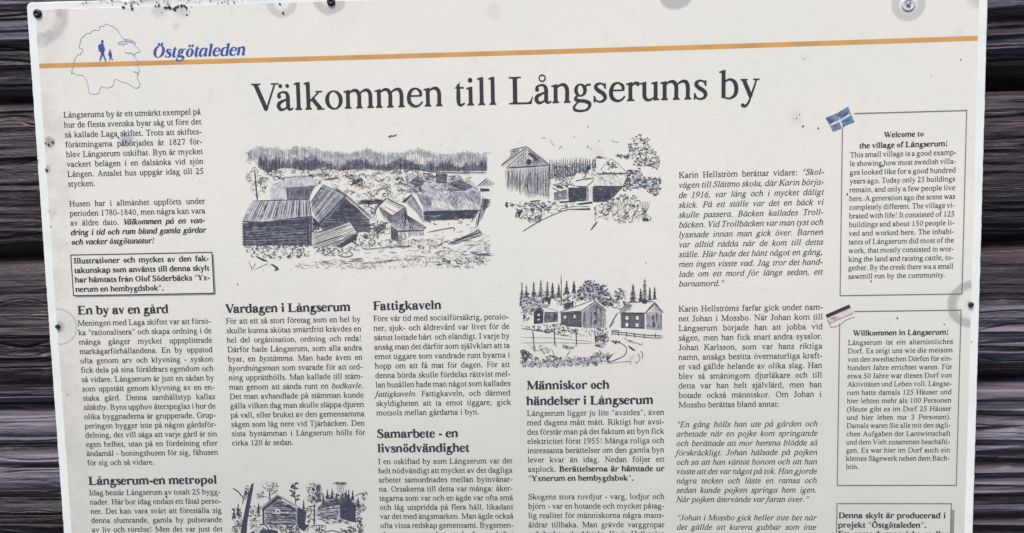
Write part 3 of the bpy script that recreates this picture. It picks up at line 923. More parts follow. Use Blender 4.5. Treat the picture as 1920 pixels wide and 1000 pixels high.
paragraph('''Meningen med Laga skiftet var att försö-
ka "rationalisera" och skapa ordning i de
många gånger mycket uppsplittrade
markägarförhållandena. En by uppstod
ofta genom arv och klyvning - syskon
fick dela på sina föräldrars egendom och
så vidare. Långserum är just en sådan by
som uppstått genom klyvning av en en-
staka gård. Denna samhällstyp kallas
*släktby*. Byns upphov återspeglas i hur de
olika byggnaderna är grupperade. Grup-
peringen bygger inte på någon gårdsför-
delning, det vill säga att varje gård är sin
egen helhet, utan på en fördelning efter
ändamål - boningshusen för sig, fähusen
för sig och så vidare.''', (147, 611), (163, 872.4), 397.5, EM)
paragraph('''Idag består Långserum av totalt 25 bygg-
nader. Här bor idag endast ett fåtal perso-
ner. Det kan vara svårt att föreställa sig
denna slumrande, gamla by pulserande
av liv och rörelse! Men det var just det''', (168, 928.8), (172.5, 997.8), 414.5, EM, ragged='full')
paragraph('''För att ett så stort företag som en hel by
skulle kunna skötas smärtfritt krävdes en
hel del orgånisation, ordning och reda!
Därför hade Långserum, som alla andra
byar, en *bystämma*. Man hade även en
*byordningsman* som svarade för att ord-
ning upprätthölls. Man kallade till stäm-
man genom att sända runt en *budkavle*.
Det man avhandlade på stämman kunde
gälla vilken dag man skulle släppa djuren
på vall, eller bruket av den gemensamma
sågen som låg nere vid Tjärbäcken. Den
sista bystämman i Långserum hölls för
cirka 120 år sedan.''', (424, 607.3), (435, 835.3), 677.8, EM)
paragraph('''Före vår tid med socialförsäkrig, pensio-
ner, sjuk- och äldrevård var livet för de
sämst lottade hårt  och eländigt. I varje by
ansåg man det därför som självklart att ta
emot tiggare som vandrade runt byarna i
hopp om att få mat för dagen. För att
denna börda skulle fördelas rättvist mel-
lan husållen hade man något som kallades
*fattigkaveln.* Fattigkaveln, och därmed
skyldigheten att ta emot tiggare, gick
motsols mellan gårdarna i byn.''', (700, 602.5), (706, 779), 955.3, EM)
paragraph('''I en oskiftad by som Långserum var det
helt nödvändigt att mycket av det dagliga
arbetet samordnades mellan byinvånar-
na. Orsakerna till detta var många: åker-
tegarna som var och en ägde var ofta små
och låg utspridda på flera håll, likadant
var det med ängsmarken. Man ägde också
ofta vissa redskap gemensamt. Bygemen-
skapen var mycket stark. Laga skiftet''', (709, 870.4), (713.5, 1007), 961, EM, ragged='full')
paragraph('''Långserum ligger ju lite "avsides", även
med dagens mått mätt. Riktigt hur avsi-
des förstår man på det faktum att byn fick
elektricitet först 1955! Många roliga och
intressanta berättelser om den gamla byn
lever kvar än idag. Nedan följer ett
axplock. _Berättelserna är hämtade ur
"Yxnerum en hembygdsbok".''', (987.5, 780), (990, 901.8), 1245.3, EM)
paragraph('''Skogens stora rovdjur - varg, lodjur och
björn - var en hotande och mycket påtag-
lig realitet för människorna några mans-
åldrar tillbaka. Man grävde varggropar
och bedrev skyddsjakt. Karin Hellström''', (990, 936.4), (991, 1006), 1246, EM, ragged='full')
paragraph('''Karin Hellström berättar vidare: *"Skol-
vägen till Slättmo skola, där Karin börja-
de 1916, var lång och i mycket dåligt
skick. På ett ställe var det en bäck vi
skulle passera. Bäcken kallades Troll-
bäcken. Vid Trollbäcken var man tyst och
lyssnade innan man gick över. Barnen
var alltid rädda när de kom till detta
ställe. Här hade det hänt något en gång,
men ingen visste vad. Jag tror det hand-
lade om ett mord för länge sedan, ett
barnamord."''', (1272.5, 333.8), (1272, 537.5), 1545, EM)
paragraph('''Karin Hellströms farfar gick under nam-
net Johan i Mossbo. När Johan kom till
Långserum började han att jobba vid
sågen, men han fick snart andra sysslor.
Johan Karlsson, som var hans riktiga
namn, ansågs besitta övernaturliga kraft-
er vad gällde helande av olika slag. Han
blev så småningom djurläkare och till
detta var han helt självlärd, men han
botade också människor. Om Johan i
Mossbo berättas bland annat:''', (1272, 584.5), (1272, 764), 1543, EM)
paragraph('''"En gång hölls han ute på gården och
arbetade när en pojke kom springande
och berättade att mor hemma blödde så
förskräckligt. Johan hälsade på pojken
och sa att han väntat honom och att han
visste att det var något på tok. Han gjorde
några tecken och läste en ramsa och
sedan kunde pojken springa hem igen.
När pojken återvände var faran över."''', (1268, 801), (1268, 941.3), 1533, EM, 'i')
paragraph('''"Johan i Mossbo gick heller inte bet när
det gällde att kurera gubbar som inte''', (1269, 975.5), (1268, 993), 1531, EM, 'i', ragged='full')
paragraph('''This small village is a good examp-
le showing how most swedish villa-
ges looked like for a good hundred
years ago. Today only 25 buildings
remain, and only a few people live
here. A generation ago the scene was
completely different. The village vi-
brated with life! It consisted of 125
buildings and about 150 people li-
ved and worked here. The inhabi-
tants of Långserum did most of the
work, that mostly consisted in wor-
king the land and raising cattle, to-
gether. By the creek there wa a small
sawmill run by the community.''', (1593, 295.3), (1590, 523), 1792.5, EM * .87)
paragraph('''Långserum ist ein altertümliches
Dorf. Es zeigt uns wie die meisten
von den swedischen Dörfen für ein-
hundert Jahre errichtet waren. Für
etwa 50 Jahre war dieses Dorf von
Aktivitäten und Leben voll. Långse-
rum hatte damals 125 Häuser und
hier lebten mehr als 100 Personen
(Heute gibt es im Dorf 25 Häuser
und hier leben nur 3 Personen).
Damals waren Sie alle mit den tägli-
chen Aufgaben der Lantwirtschaft
und dem Vieh zusammen beschäfti-
gen. Es war hier im Dorf auch ein
kleines Sägewerk neben dem Bäch-
lein.''', (1590, 647), (1585, 879.3), 1787, EM * .86)
mixed([[('Denna skylt är producerad i', 'b')], [('projekt "Östgötaleden".', 'b')]], (1572, 971.3), (1571, 989), 1773, EM * 1.0)
mixed([[('Ett samarbetsprojekt mellan', 'b')]], (1571, 1006), (1571, 1006), 1781, EM * 1.0, True)

# ---- lines printed as flat bands
def band(I, p, q, wpx):
    a, b = onboard([p, q]); d = b - a; L = np.linalg.norm(d); n = np.array([-d[1], d[0]]) / L * (wpx / 1800 / 2)
    k = max(2, int(L / 0.02))
    T_ = np.linspace(0, 1, k)[:, None]
    M = a + (b - a) * T_
    I.strip(M + n, M - n)
a = onboard([(73, 122.3)])[0]; b = onboard([(1834, 72.5)])[0]
yy = (a[1] + onboard([(640, 109.3)])[0][1] + onboard([(1280, 90.2)])[0][1] + b[1]) / 4
I = Ink(0.0003)
T_ = np.linspace(0.0094, 0.9903, 60)
I.strip(np.stack([T_, np.full(60, yy + 0.0024)], 1), np.stack([T_, np.full(60, yy - 0.0024)], 1))
I.build('orange_rule', ORANGE, sign)

def frame(pts, gaps_=(), wpx=2.0, shadow=None, mat=GREY):
    I = Ink()
    P = onboard(pts)
    x0 = (P[0][0] + P[3][0]) / 2; x1 = (P[1][0] + P[2][0]) / 2; y1 = (P[0][1] + P[1][1]) / 2; y0 = (P[2][1] + P[3][1]) / 2
    h = wpx / 1800 / 2
    def bar(xa, ya, xb, yb, hh=h, m=0, z=0.0004):
        I.mat = m; I.z = z
        if abs(xb - xa) > abs(yb - ya):
            t = np.linspace(xa, xb, 12); I.strip(np.stack([t, np.full(12, ya + hh)], 1), np.stack([t, np.full(12, ya - hh)], 1))
        else:
            t = np.linspace(ya, yb, 12); I.strip(np.stack([np.full(12, xa + hh), t], 1), np.stack([np.full(12, xa - hh), t], 1))
    gx, gy = (gaps_[0] / 1800, gaps_[1] / 1800) if gaps_ else (0, 0)
    bar(x0 + gx - h, y1, x1 + h, y1); bar(x0 - h, y0, x1 + h, y0)
    bar(x0, y1 - gy - (0 if gy else h), x0, y0 + h); bar(x1, y1 - h, x1, y0 + h)
    if shadow:
        s_, o = shadow[0] / 1800, shadow[1] / 1800
        bar(x1 + h + s_ / 2, y1 - o, x1 + h + s_ / 2, y0 - s_, s_ / 2, 1, 0.0003)
        bar(x0 + o, y0 - h - s_ / 2, x1 + h, y0 - h - s_ / 2, s_ / 2, 1, 0.00031)
    return I.build('frame', [mat, SHAD], sign)
frame([(133, 477.6), (397, 474.3), (402, 550.5), (138, 554)], (), 1.8, (2.6, 4), INKT)
frame([(1579, 213.6), (1811, 207.8), (1804.4, 551), (1575.6, 554.8)], (22, 26), 2.0)
frame([(1574, 585), (1802.7, 581.2), (1791.7, 909.8), (1570, 910.5)], (28, 22), 2.0)
frame([(1569.5, 944), (1785, 944.6), (1777, 1120), (1566, 1120)], (), 2.0, (5.5, 12))
#@@REST

# ---- emblem of the walking trail
def TR(ox, oy, s): return lambda p: (ox + p[0] / s, oy + p[1] / s)
class Pen:
    """pen drawing: strokes in the coordinates of an enlarged survey (ox, oy, scale)"""
    def __init__(s, ox, oy, sc_, seed=1, z=0.0004):
        s.f = TR(ox, oy, sc_); s.items = []; s.r = random.Random(seed); s.sc = sc_; s.z = z; s.zi = 0; s.mat = 0; s.slim = 1.0
    def add(s, kind, *arrs):
        s.zi += 4e-6 if kind == 'tess' else 2e-8
        s.items.append((kind, s.mat, s.zi, [[s.f(p) for p in a] for a in arrs]))
    def line(s, pts, w=1.1, wob=0.5, taper=True):
        """w in photograph pixels"""
        W = (w * .92 if w < 2.4 else w) * s.sc / 2 * s.slim; out = []
        for (a, b) in zip(pts[:-1], pts[1:]):
            L = math.hypot(b[0] - a[0], b[1] - a[1]); k = max(1, min(8, int(L / 22)))
            for i in range(k): out.append((a[0] + (b[0] - a[0]) * i / k, a[1] + (b[1] - a[1]) * i / k))
        out.append(pts[-1])
        j = wob * s.sc * .5
        out = [(x + s.r.uniform(-j, j), y + s.r.uniform(-j, j)) for x, y in out]
        A = []; B = []; n = len(out)
        for i, (x, y) in enumerate(out):
            x0, y0 = out[max(0, i - 1)]; x1, y1 = out[min(n - 1, i + 1)]
            d = math.hypot(x1 - x0, y1 - y0) or 1
            ww = W * s.r.uniform(.75, 1.2)
            if taper and i in (0, n - 1): ww *= .45
            nx_, ny_ = -(y1 - y0) / d * ww, (x1 - x0) / d * ww
            A.append((x + nx_, y + ny_)); B.append((x - nx_, y - ny_))
        s.add('strip', A, B)
    def curve(s, pts, w=1.1, wob=0.3, n=5):
        P = [pts[0]] + list(pts) + [pts[-1]]; out = []
        for i in range(1, len(P) - 2):
            a, b, c, d = P[i - 1:i + 3]
            for q in range(n):
                t = q / n
                out.append(tuple(.5 * (2 * b[k] + (c[k] - a[k]) * t + (2 * a[k] - 5 * b[k] + 4 * c[k] - d[k]) * t * t + (3 * b[k] - a[k] - 3 * c[k] + d[k]) * t ** 3) for k in (0, 1)))
        out.append(pts[-1])
        s.line(out, w, wob)
    def fill(s, poly): s.add('tess', poly)
    def wash(s, poly, m=2):
        k = s.mat; s.mat = m; s.add('tess', poly); s.mat = k
    def inside(s, poly, x, y):
        c = False; n = len(poly)
        for i in range(n):
            (x1, y1), (x2, y2) = poly[i], poly[(i + 1) % n]
            if (y1 > y) != (y2 > y) and x < (x2 - x1) * (y - y1) / (y2 - y1) + x1: c = not c
        return c
    def hatch(s, poly, ang, sp, w=1.0, brk=0.1, jit=0.25, wob=.3, skip=0.0):
        ca, sa = math.cos(R(ang)), math.sin(R(ang))
        Q = [(x * ca + y * sa, -x * sa + y * ca) for x, y in poly]
        lo, hi = min(q[1] for q in Q), max(q[1] for q in Q)
        v = lo + sp * s.r.random()
        while v < hi:
            xs_ = []; n = len(Q)
            for i in range(n):
                (x1, y1), (x2, y2) = Q[i], Q[(i + 1) % n]
                if (y1 > v) != (y2 > v): xs_.append(x1 + (x2 - x1) * (v - y1) / (y2 - y1))
            xs_.sort()
            for a, b in zip(xs_[::2], xs_[1::2]):
                if s.r.random() < skip: continue
                a += s.r.uniform(-1, 1) * sp * jit * 1.5; b += s.r.uniform(-1, 1) * sp * jit * 1.5
                segs = [(a, b)]
                if s.r.random() < brk * 4 and b - a > sp * 4:
                    m = s.r.uniform(a, b); g_ = s.r.uniform(.5, 2.5) * sp
                    segs = [(a, m - g_), (m + g_, b)]
                for p, q in segs:
                    if q - p < 2: continue
                    dv_ = s.r.uniform(-1, 1) * sp * jit
                    s.line([(p * ca - v * sa, p * sa + v * ca), (q * ca - (v + dv_) * sa, q * sa + (v + dv_) * ca)], w * s.r.uniform(.7, 1.3), wob)
            v += sp * s.r.uniform(1 - jit, 1 + jit)
    def scrib(s, poly, n, size, w=1.0, flat=1.0, dark=0.25):
        """short curls, as for leaves and stones"""
        x0, x1 = min(p[0] for p in poly), max(p[0] for p in poly); y0, y1 = min(p[1] for p in poly), max(p[1] for p in poly)
        k = 0; t_ = 0
        while k < n and t_ < n * 8:
            t_ += 1
            x, y = s.r.uniform(x0, x1), s.r.uniform(y0, y1)
            if not s.inside(poly, x, y): continue
            k += 1
            r_ = size * s.r.uniform(.45, 1.2); a0 = s.r.uniform(0, 6.28); sweep = s.r.uniform(1.5, 4.2)
            pts = [(x + r_ * math.cos(a0 + sweep * i / 4), y + r_ * flat * math.sin(a0 + sweep * i / 4)) for i in range(5)]
            s.line(pts, w * (s.r.uniform(1.1, 1.6) if s.r.random() < dark else s.r.uniform(.45, .8)), .15)
    def ell(s, cx, cy, rx, ry, n=14): return [(cx + rx * math.cos(6.2832 * i / n) * s.r.uniform(.9, 1.1), cy + ry * math.sin(6.2832 * i / n) * s.r.uniform(.9, 1.1)) for i in range(n)]
    def dash(s, poly, n, size, w=1.0, ang=0, spread=25):
        x0, x1 = min(p[0] for p in poly), max(p[0] for p in poly); y0, y1 = min(p[1] for p in poly), max(p[1] for p in poly)
        k = t_ = 0
        while k < n and t_ < n * 8:
            t_ += 1
            x, y = s.r.uniform(x0, x1), s.r.uniform(y0, y1)
            if not s.inside(poly, x, y): continue
            k += 1
            a = R(ang + s.r.uniform(-spread, spread)); L = size * s.r.uniform(.4, 1.2)
            s.line([(x - L * math.cos(a), y - L * math.sin(a)), (x + L * math.cos(a), y + L * math.sin(a))], w * s.r.uniform(.6, 1.6), .3)
    def spruce(s, x, y0, y1, wd, w=1.3):
        s.line([(x, y0), (x, y1)], w * 1.1, .2)
        y = y0 + (y1 - y0) * .07
        while y < y1:
            t = (y - y0) / (y1 - y0); h = wd * 1.2 * (.16 + .84 * t) * s.r.uniform(.65, 1.1)
            s.line([(x - h, y + h * .45), (x, y), (x + h * s.r.uniform(.7, 1), y + h * .4)], w * s.r.uniform(.9, 1.7), .3)
            y += (y1 - y0) * .055 * s.r.uniform(.7, 1.3)
    def build(s, name, mats):
        I = Ink()
        flat = [p for it in s.items for a in it[3] for p in a]
        B = onboard(flat); k = 0
        for kind, m, zi, arrs in s.items:
            I.z = s.z + zi; I.mat = m
            Q = []
            for a in arrs: Q.append(B[k:k + len(a)]); k += len(a)
            if kind == 'strip': I.strip(Q[0], Q[1])
            else: I.tess(Q[0])
        return I.build(name, mats, sign)

p = Pen(110, 30, 5.883, 3)
p.curve([(140, 640), (150, 600), (160, 560), (172, 495), (212, 430), (240, 432), (248, 410), (270, 388), (258, 362), (226, 352), (238, 300), (250, 255), (290, 215), (322, 190), (345, 196), (372, 168), (410, 155), (445, 165), (452, 130), (470, 112), (498, 118), (515, 90), (545, 98), (585, 112), (645, 150), (680, 205), (710, 250)], 1.15, .12, 3)
p.curve([(710, 250), (760, 262), (800, 270), (850, 298), (835, 322), (870, 355), (902, 390), (880, 402), (850, 412), (838, 425)], 1.2, .15, 3)
p.curve([(652, 300), (690, 288), (720, 285), (790, 290), (840, 312)], 1.3, .2, 3); p.curve([(655, 305), (675, 318), (700, 308), (712, 325), (735, 305), (765, 312)], 1.4, .2, 3)
p.curve([(715, 262), (760, 280), (820, 285)], 1.2, .2, 3); p.curve([(728, 400), (765, 412), (800, 412), (850, 440)], 1.8, .2, 3)
p.curve([(815, 430), (850, 465), (880, 510), (866, 545), (885, 580), (888, 610), (880, 645), (868, 672), (880, 715), (896, 745), (890, 770), (895, 782), (870, 795), (840, 795), (800, 770), (755, 742), (735, 735), (690, 726), (638, 700), (615, 722), (605, 765), (575, 785), (535, 797), (475, 780), (455, 815), (435, 858), (345, 858), (330, 800), (318, 735), (300, 695), (262, 655), (205, 655), (170, 632), (140, 640)], 1.15, .12, 3)
p.curve([(830, 612), (860, 628), (882, 640)], 2.2, .2, 3); p.line([(886, 590), (893, 612)], 2.4, .2)
p.build('trail_emblem_map', [BLUEL])
p = Pen(110, 30, 5.883, 4, 0.00045)
p.fill([(437, 330), (447, 316), (468, 312), (474, 302), (492, 303), (500, 325), (507, 345), (512, 378), (500, 400), (505, 430), (518, 465), (529, 498), (514, 500), (500, 465), (486, 432), (474, 465), (463, 497), (449, 497), (462, 450), (470, 408), (447, 388), (440, 365)])
p.fill(p.ell(483, 285, 14, 20, 12))
p.build('hiker', [BLUE])
p = Pen(110, 30, 5.883, 4, 0.00045)
p.fill([(550, 408), (560, 394), (576, 392), (586, 410), (590, 440), (584, 452), (592, 468), (604, 488), (594, 490), (576, 462), (572, 492), (562, 493), (564, 462), (550, 435)])
p.fill(p.ell(568, 382, 9, 12, 10))
p.build('hiker', [BLUE])

# ---- the two little flags
FB = ink('flag_blue_ink', (0.07, 0.11, 0.22, 1)); FT = ink('flag_teal_ink', (0.08, 0.22, 0.26, 1)); FL = ink('flag_pale_blue_ink', (0.20, 0.28, 0.40, 1))
FW = ink('flag_white_ink', (0.72, 0.74, 0.76, 1)); FR = ink('flag_red_ink', (0.46, 0.27, 0.25, 1)); FV = ink('flag_violet_ink', (0.20, 0.18, 0.26, 1)); FK = ink('flag_black_ink', (0.05, 0.045, 0.05, 1)); FP = ink('flag_pink_ink', (0.70, 0.65, 0.64, 1))
p = Pen(1530, 180, 12.5, 5)
p.mat = 2; p.fill([(225, 515), (480, 420), (745, 265), (800, 400), (890, 610), (690, 690), (560, 770), (400, 835), (330, 690)])
for m, poly in ((0, [(240, 520), (330, 500), (460, 560), (350, 640), (310, 660)]), (3 + 2, [(430, 440), (560, 370), (580, 500), (500, 490)]), (1, [(560, 370), (720, 300), (660, 430), (570, 480)]),
                (0, [(560, 480), (660, 420), (760, 345), (740, 420), (620, 500)]), (5, [(390, 690), (520, 640), (570, 720), (400, 810)]), (1, [(600, 600), (780, 480), (840, 600), (640, 640)]),
                (0, [(640, 600), (760, 560), (700, 630)]), (1, [(600, 680), (800, 610), (660, 720), (600, 740)]), (0, [(400, 700), (540, 640), (440, 740)]), (0, [(500, 440), (600, 420), (560, 500)])):
    p.mat = m; p.fill(poly)
p.mat = 2
for a, b in (((250, 520), (450, 560)), ((720, 300), (520, 560)), ((380, 800), (540, 640)), ((860, 600), (620, 640)), ((330, 480), (540, 540)), ((700, 660), (560, 600))): p.line([a, b], 1.3, .3)
p.mat = 3
p.line([(330, 690), (480, 620), (560, 580), (800, 440)], 3.4, .3, False); p.line([(555, 590), (600, 690), (615, 760)], 3.0, .3, False); p.line([(555, 590), (545, 500)], 1.6, .3)
p.mat = 0
p.line([(225, 515), (480, 420), (745, 265), (800, 400), (890, 610), (690, 690), (560, 770), (400, 835), (330, 690), (225, 515)], .9, .3)
for q in ((245, 520), (745, 275), (870, 605), (320, 645)): p.fill(p.ell(q[0], q[1], 18, 16, 8))
o = p.build('flag', [FB, FT, FL, FW, FR, FV])
o['label'] = 'small printed British flag, creased, over the corner of the English text box'
p = Pen(1530, 550, 6, 6)
p.mat = 2; p.fill([(118, 275), (390, 165), (420, 215), (160, 340)])
p.mat = 1
for i in range(7): p.line([(140 + i * 9, 290 + i * 3), (205 + i * 8, 262 + i * 2)], .9, .4)
p.line([(150, 340), (200, 320), (260, 290), (330, 262), (420, 222)], 1.5, .4); p.mat = 3
p.curve([(165, 385), (215, 375), (275, 350), (340, 300), (430, 268)], 1.3, .3); p.line([(122, 282), (150, 340), (170, 390)], 1.4, .3); p.mat = 1
p.line([(125, 278), (390, 172)], .9, .3)
p.mat = 0; p.fill([(105, 242), (372, 126), (390, 162), (122, 280)])
o = p.build('flag', [FK, FR, FP, GREY])
o['label'] = 'small printed black, red and gold flag over the corner of the German text box'

# ---- drawing 1: the village
p = Pen(440, 240, 3.573, 21); p.slim = .82
def interp(P, x):
    for (a, b) in zip(P[:-1], P[1:]):
        if a[0] <= x <= b[0]: return a[1] + (b[1] - a[1]) * (x - a[0]) / (b[0] - a[0])
    return P[-1][1]
top = [(75, 180), (110, 140), (180, 118), (240, 135), (280, 122), (330, 150), (400, 124), (520, 130), (560, 140), (640, 160), (780, 165), (850, 140), (900, 135), (960, 165), (1020, 165), (1120, 160), (1230, 137), (1300, 150), (1340, 170), (1450, 172), (1560, 155), (1640, 168), (1690, 158)]
bot = [(75, 250), (150, 262), (220, 300), (330, 270), (430, 280), (520, 282), (600, 268), (700, 290), (850, 275), (1000, 292), (1100, 280), (1300, 292), (1500, 292), (1690, 290)]
p.wash([(a, interp(top, a) + p.r.uniform(4, 20)) for a in range(92, 1688, 9)] + [(a, b - 8) for a, b in bot[::-1] if a > 90])
p.wash([(a, interp(top, a) + (interp(bot, a) - interp(top, a)) * (0.60 + .07 * math.sin(a * .021) + p.r.uniform(-.16, .16))) for a in range(170, 1690, 9)] + [(a, b - 6) for a, b in bot[::-1] if a > 190], 3)
p.mat = 1
for a, b, r_ in ((400, 190, 14), (860, 200, 22), (1200, 200, 34), (1240, 225, 30), (1500, 250, 22), (1290, 210, 20), (650, 215, 12)): p.fill(p.ell(a, b, r_ * 1.6, r_ * .7))
p.mat = 0
x = 78
while x < 1690:
    t_, b_ = interp(top, x), interp(bot, x)
    m = t_ + (b_ - t_) * (0.5 + .16 * math.sin(x * .021) + .1 * math.sin(x * .055 + 1))
    t_ += p.r.uniform(-7, 9)
    if p.r.random() < .86 and x > 90: p.line([(x, t_), (x + p.r.uniform(-3, 3), m)], p.r.uniform(.45, .95), .3)
    if p.r.random() < .25: p.line([(x - 6, t_ + 14), (x, t_), (x + 6, t_ + 12)], .8, .3)
    if x > 160:
        p.line([(x, m + p.r.uniform(-14, 8)), (x + p.r.uniform(-2, 2), b_ + p.r.uniform(-8, 6))], p.r.uniform(1.0, 1.7), .3)
        if p.r.random() < .45: p.line([(x + 3, m + (b_ - m) * .45), (x + 3, b_)], 1.3, .3)
    x += p.r.uniform(4.4, 7.0)
p.scrib([(75, 150), (130, 140), (130, 240), (80, 230)], 16, 14, .6)
# leafy belt between forest and roofs
belt = [(80, 290), (300, 262), (600, 275), (870, 280), (1130, 270), (1150, 380), (1170, 480), (900, 500), (740, 440), (600, 350), (340, 320), (240, 400), (160, 470), (90, 400)]
p.scrib(belt, 230, 15, .75, .8, .28)
for cx, cy in ((290, 320), (180, 380), (490, 300), (620, 300), (800, 350), (880, 420), (960, 330), (1090, 320), (1110, 400), (1000, 430), (760, 300), (850, 300), (560, 340)):
    for a in range(3):
        r_ = 30 + 9 * a; p.line([(cx + r_ * math.cos(t), cy + r_ * .7 * math.sin(t)) for t in np.linspace(2.9 + p.r.random(), 6.4 - p.r.random(), 8)], .8, .6)
    p.scrib(p.ell(cx + 10, cy + 18, 26, 13), 10, 8, 1.2, .7, .6)
p.scrib([(770, 340), (850, 340), (850, 390), (780, 390)], 26, 12, 1.8, .6, .8)
p.hatch([(600, 345), (690, 325), (700, 340), (600, 355)], 0, 4, 1.4); p.hatch([(840, 488), (990, 480), (990, 508), (850, 512)], 5, 4.5, 1.8)
p.line([(135, 292), (152, 485)], 3, .2); p.line([(130, 262), (136, 292)], 1.2)
p.curve([(80, 340), (110, 290), (135, 262), (160, 300)], .9)
# far house
p.hatch([(332, 335), (512, 326), (556, 386), (335, 402)], 78, 7, 1.0); p.line([(330, 332), (512, 325), (557, 386), (334, 402), (330, 332)], 1.5); p.hatch([(332, 335), (512, 326), (530, 345), (332, 352)], 2, 4, 1.2)
p.hatch([(342, 403), (540, 390), (500, 450), (500, 478), (350, 482)], 88, 5.5, 1.5, .05); p.hatch([(440, 400), (540, 390), (505, 440), (440, 470)], 0, 7, 1.2)
p.hatch([(245, 385), (330, 345), (335, 405), (300, 420), (245, 420)], 160, 7, 1.0); p.hatch([(245, 425), (335, 405), (338, 480), (240, 482)], 2, 6, 1.8); p.line([(235, 420), (330, 395)], 1.6)
p.hatch([(165, 330), (230, 335), (225, 350), (165, 348)], 3, 5, 1.4)
# left barn
p.wash([(332, 335), (512, 326), (556, 386), (335, 402)]); p.wash([(342, 403), (540, 390), (500, 450), (500, 478), (350, 482)], 3); p.wash([(240, 400), (330, 350), (338, 480), (240, 482)])
p.hatch([(342, 403), (540, 390), (500, 478), (350, 482)], 88, 7, 1.6, .05)
roof = [(135, 490), (500, 480), (518, 595), (350, 612), (190, 630), (52, 622), (100, 510)]
p.wash(roof)
for i in range(27):
    t = i / 26; a = (135 + 368 * t + p.r.uniform(-3, 3), 490 - 10 * t); b = (55 + 462 * t + p.r.uniform(-4, 4), 625 - 28 * t)
    p.line([a, b], p.r.uniform(.9, 2.1), .3)
    if i % 3 == 0: p.hatch([a, (a[0] + 11, a[1]), (b[0] + 13, b[1]), b], 105 - 15 * t, 3.4, 1.0)
p.line([(120, 490), (500, 480)], 2); p.line([(52, 628), (190, 632), (350, 612), (520, 592)], 2.6, .5)
wallp = [(55, 640), (350, 615), (512, 600), (512, 785), (60, 788)]
p.wash(wallp, 3)
for i in range(9):
    y0 = 648 + i * 16.5; y1 = 612 + i * 20.5
    p.line([(58, y0 + 2), (180, y0), (350, (y0 + y1) / 2 - 4), (500, y1 - 4)], 3.0, .9, False)
p.hatch(wallp, 178, 5.2, 1.0, .2, .5)
p.hatch([(60, 640), (500, 605), (500, 640), (60, 665)], 176, 4.5, 1.4)
for y in range(640, 790, 17): p.line([(48, y), (72, y + 2)], 2.6, .3)
p.fill([(484, 612), (497, 610), (500, 788), (486, 788)]); p.fill([(506, 600), (518, 600), (516, 790), (508, 790)])
p.line([(62, 640), (64, 790)], 3)
# gable barn
rf = [(592, 380), (742, 452), (560, 652), (508, 530), (505, 495)]
p.wash([(592, 380), (742, 452), (560, 652), (508, 530)])
for i in range(17):
    t = i / 16; a = (592 + 150 * t, 380 + 72 * t); b = (506 + 54 * t + 8 * math.sin(i), 500 + 150 * t)
    p.line([a, b], p.r.uniform(.9, 1.9), .4)
    if i % 4 in (0, 1): p.line([(a[0] + 5, a[1] + 3), (b[0] + 4, b[1] + 6)], 1.4, .5)
p.line([(592, 378), (742, 452)], 1.8); p.line([(745, 455), (560, 655)], 3.2); p.line([(738, 448), (552, 648)], 1.3)
p.line([(665, 402), (742, 452), (915, 605)], 2.2); p.line([(672, 396), (750, 448), (918, 595)], 1.4); p.line([(915, 595), (912, 615)], 2)
gb = [(742, 468), (905, 612), (905, 690), (820, 700), (770, 625), (600, 690), (565, 660)]
p.wash(gb, 3)
p.hatch(gb, 3, 7, 1.8, .1, .3); p.hatch([(742, 468), (850, 560), (800, 600), (640, 600)], 4, 4.4, 1.9); p.hatch([(742, 468), (800, 520), (690, 540)], 130, 6, 1.6)
p.hatch([(520, 590), (575, 650), (560, 700), (520, 700)], 40, 4.2, 2.3)
fr = [(520, 712), (775, 622), (828, 700), (690, 790), (520, 808)]
p.hatch(fr, -19, 9, 1.2, .1); p.line([(520, 712), (775, 622), (828, 700), (690, 792)], 1.8); p.line([(765, 615), (820, 695)], 1.5); p.fill([(690, 795), (828, 706), (812, 745), (720, 800)])
# hut, round roof and long barn on the right
X = 857.5
def q_(*P): return [(a + X, b) for a, b in P]
p.wash(q_((200, 590), (290, 535), (300, 580), (190, 640), (110, 540)), 3); p.wash(q_((185, 655), (290, 580), (425, 665), (235, 695))); p.wash(q_((190, 662), (238, 698), (240, 765), (190, 740)), 3); p.wash(q_((285, 495), (330, 450), (398, 560), (410, 640), (365, 570)))
p.wash(q_((290, 300), (480, 320), (600, 320), (740, 360), (780, 430), (360, 440), (290, 430)), 2); p.wash(q_((310, 370), (360, 330), (420, 355), (385, 395)), 3); p.wash(q_((570, 380), (640, 345), (740, 395), (690, 420)), 3); p.wash(q_((490, 300), (570, 310), (560, 370), (500, 370)), 3)
p.hatch(q_((105, 525), (160, 470), (285, 530), (200, 585)), 28, 13, .8, .1, .3, skip=.2); p.line(q_((160, 470), (285, 530), (200, 588), (102, 526), (160, 470)), 2); p.line(q_((150, 478), (100, 520), (70, 600)), 2)
p.hatch(q_((200, 590), (290, 535), (300, 580), (190, 640), (110, 540)), 80, 7, 1.6); p.hatch(q_((105, 530), (200, 590), (185, 640), (130, 600)), 60, 8, 1.1)
for i in range(24):
    t = i / 23; p.line([(290 + X + p.r.uniform(-8, 8), 578 + 4 * t), (188 + X + 235 * t, 655 + 34 * math.sin(t * 3.1) + 8 * t)], p.r.uniform(1, 2.2), .3)
p.line(q_((185, 652), (232, 692), (400, 686), (428, 662)), 2.4); p.hatch(q_((190, 662), (238, 698), (240, 765), (190, 740)), 90, 5, 1.8); p.hatch(q_((240, 700), (412, 690), (415, 720), (330, 720), (245, 765)), 90, 7, 1.6)
p.hatch(q_((285, 495), (330, 450), (398, 560), (410, 640), (365, 570)), 55, 6.5, 1.1); p.line(q_((262, 500), (330, 448), (400, 560)), 2.2); p.fill(q_((262, 495), (325, 445), (332, 452), (285, 500)))
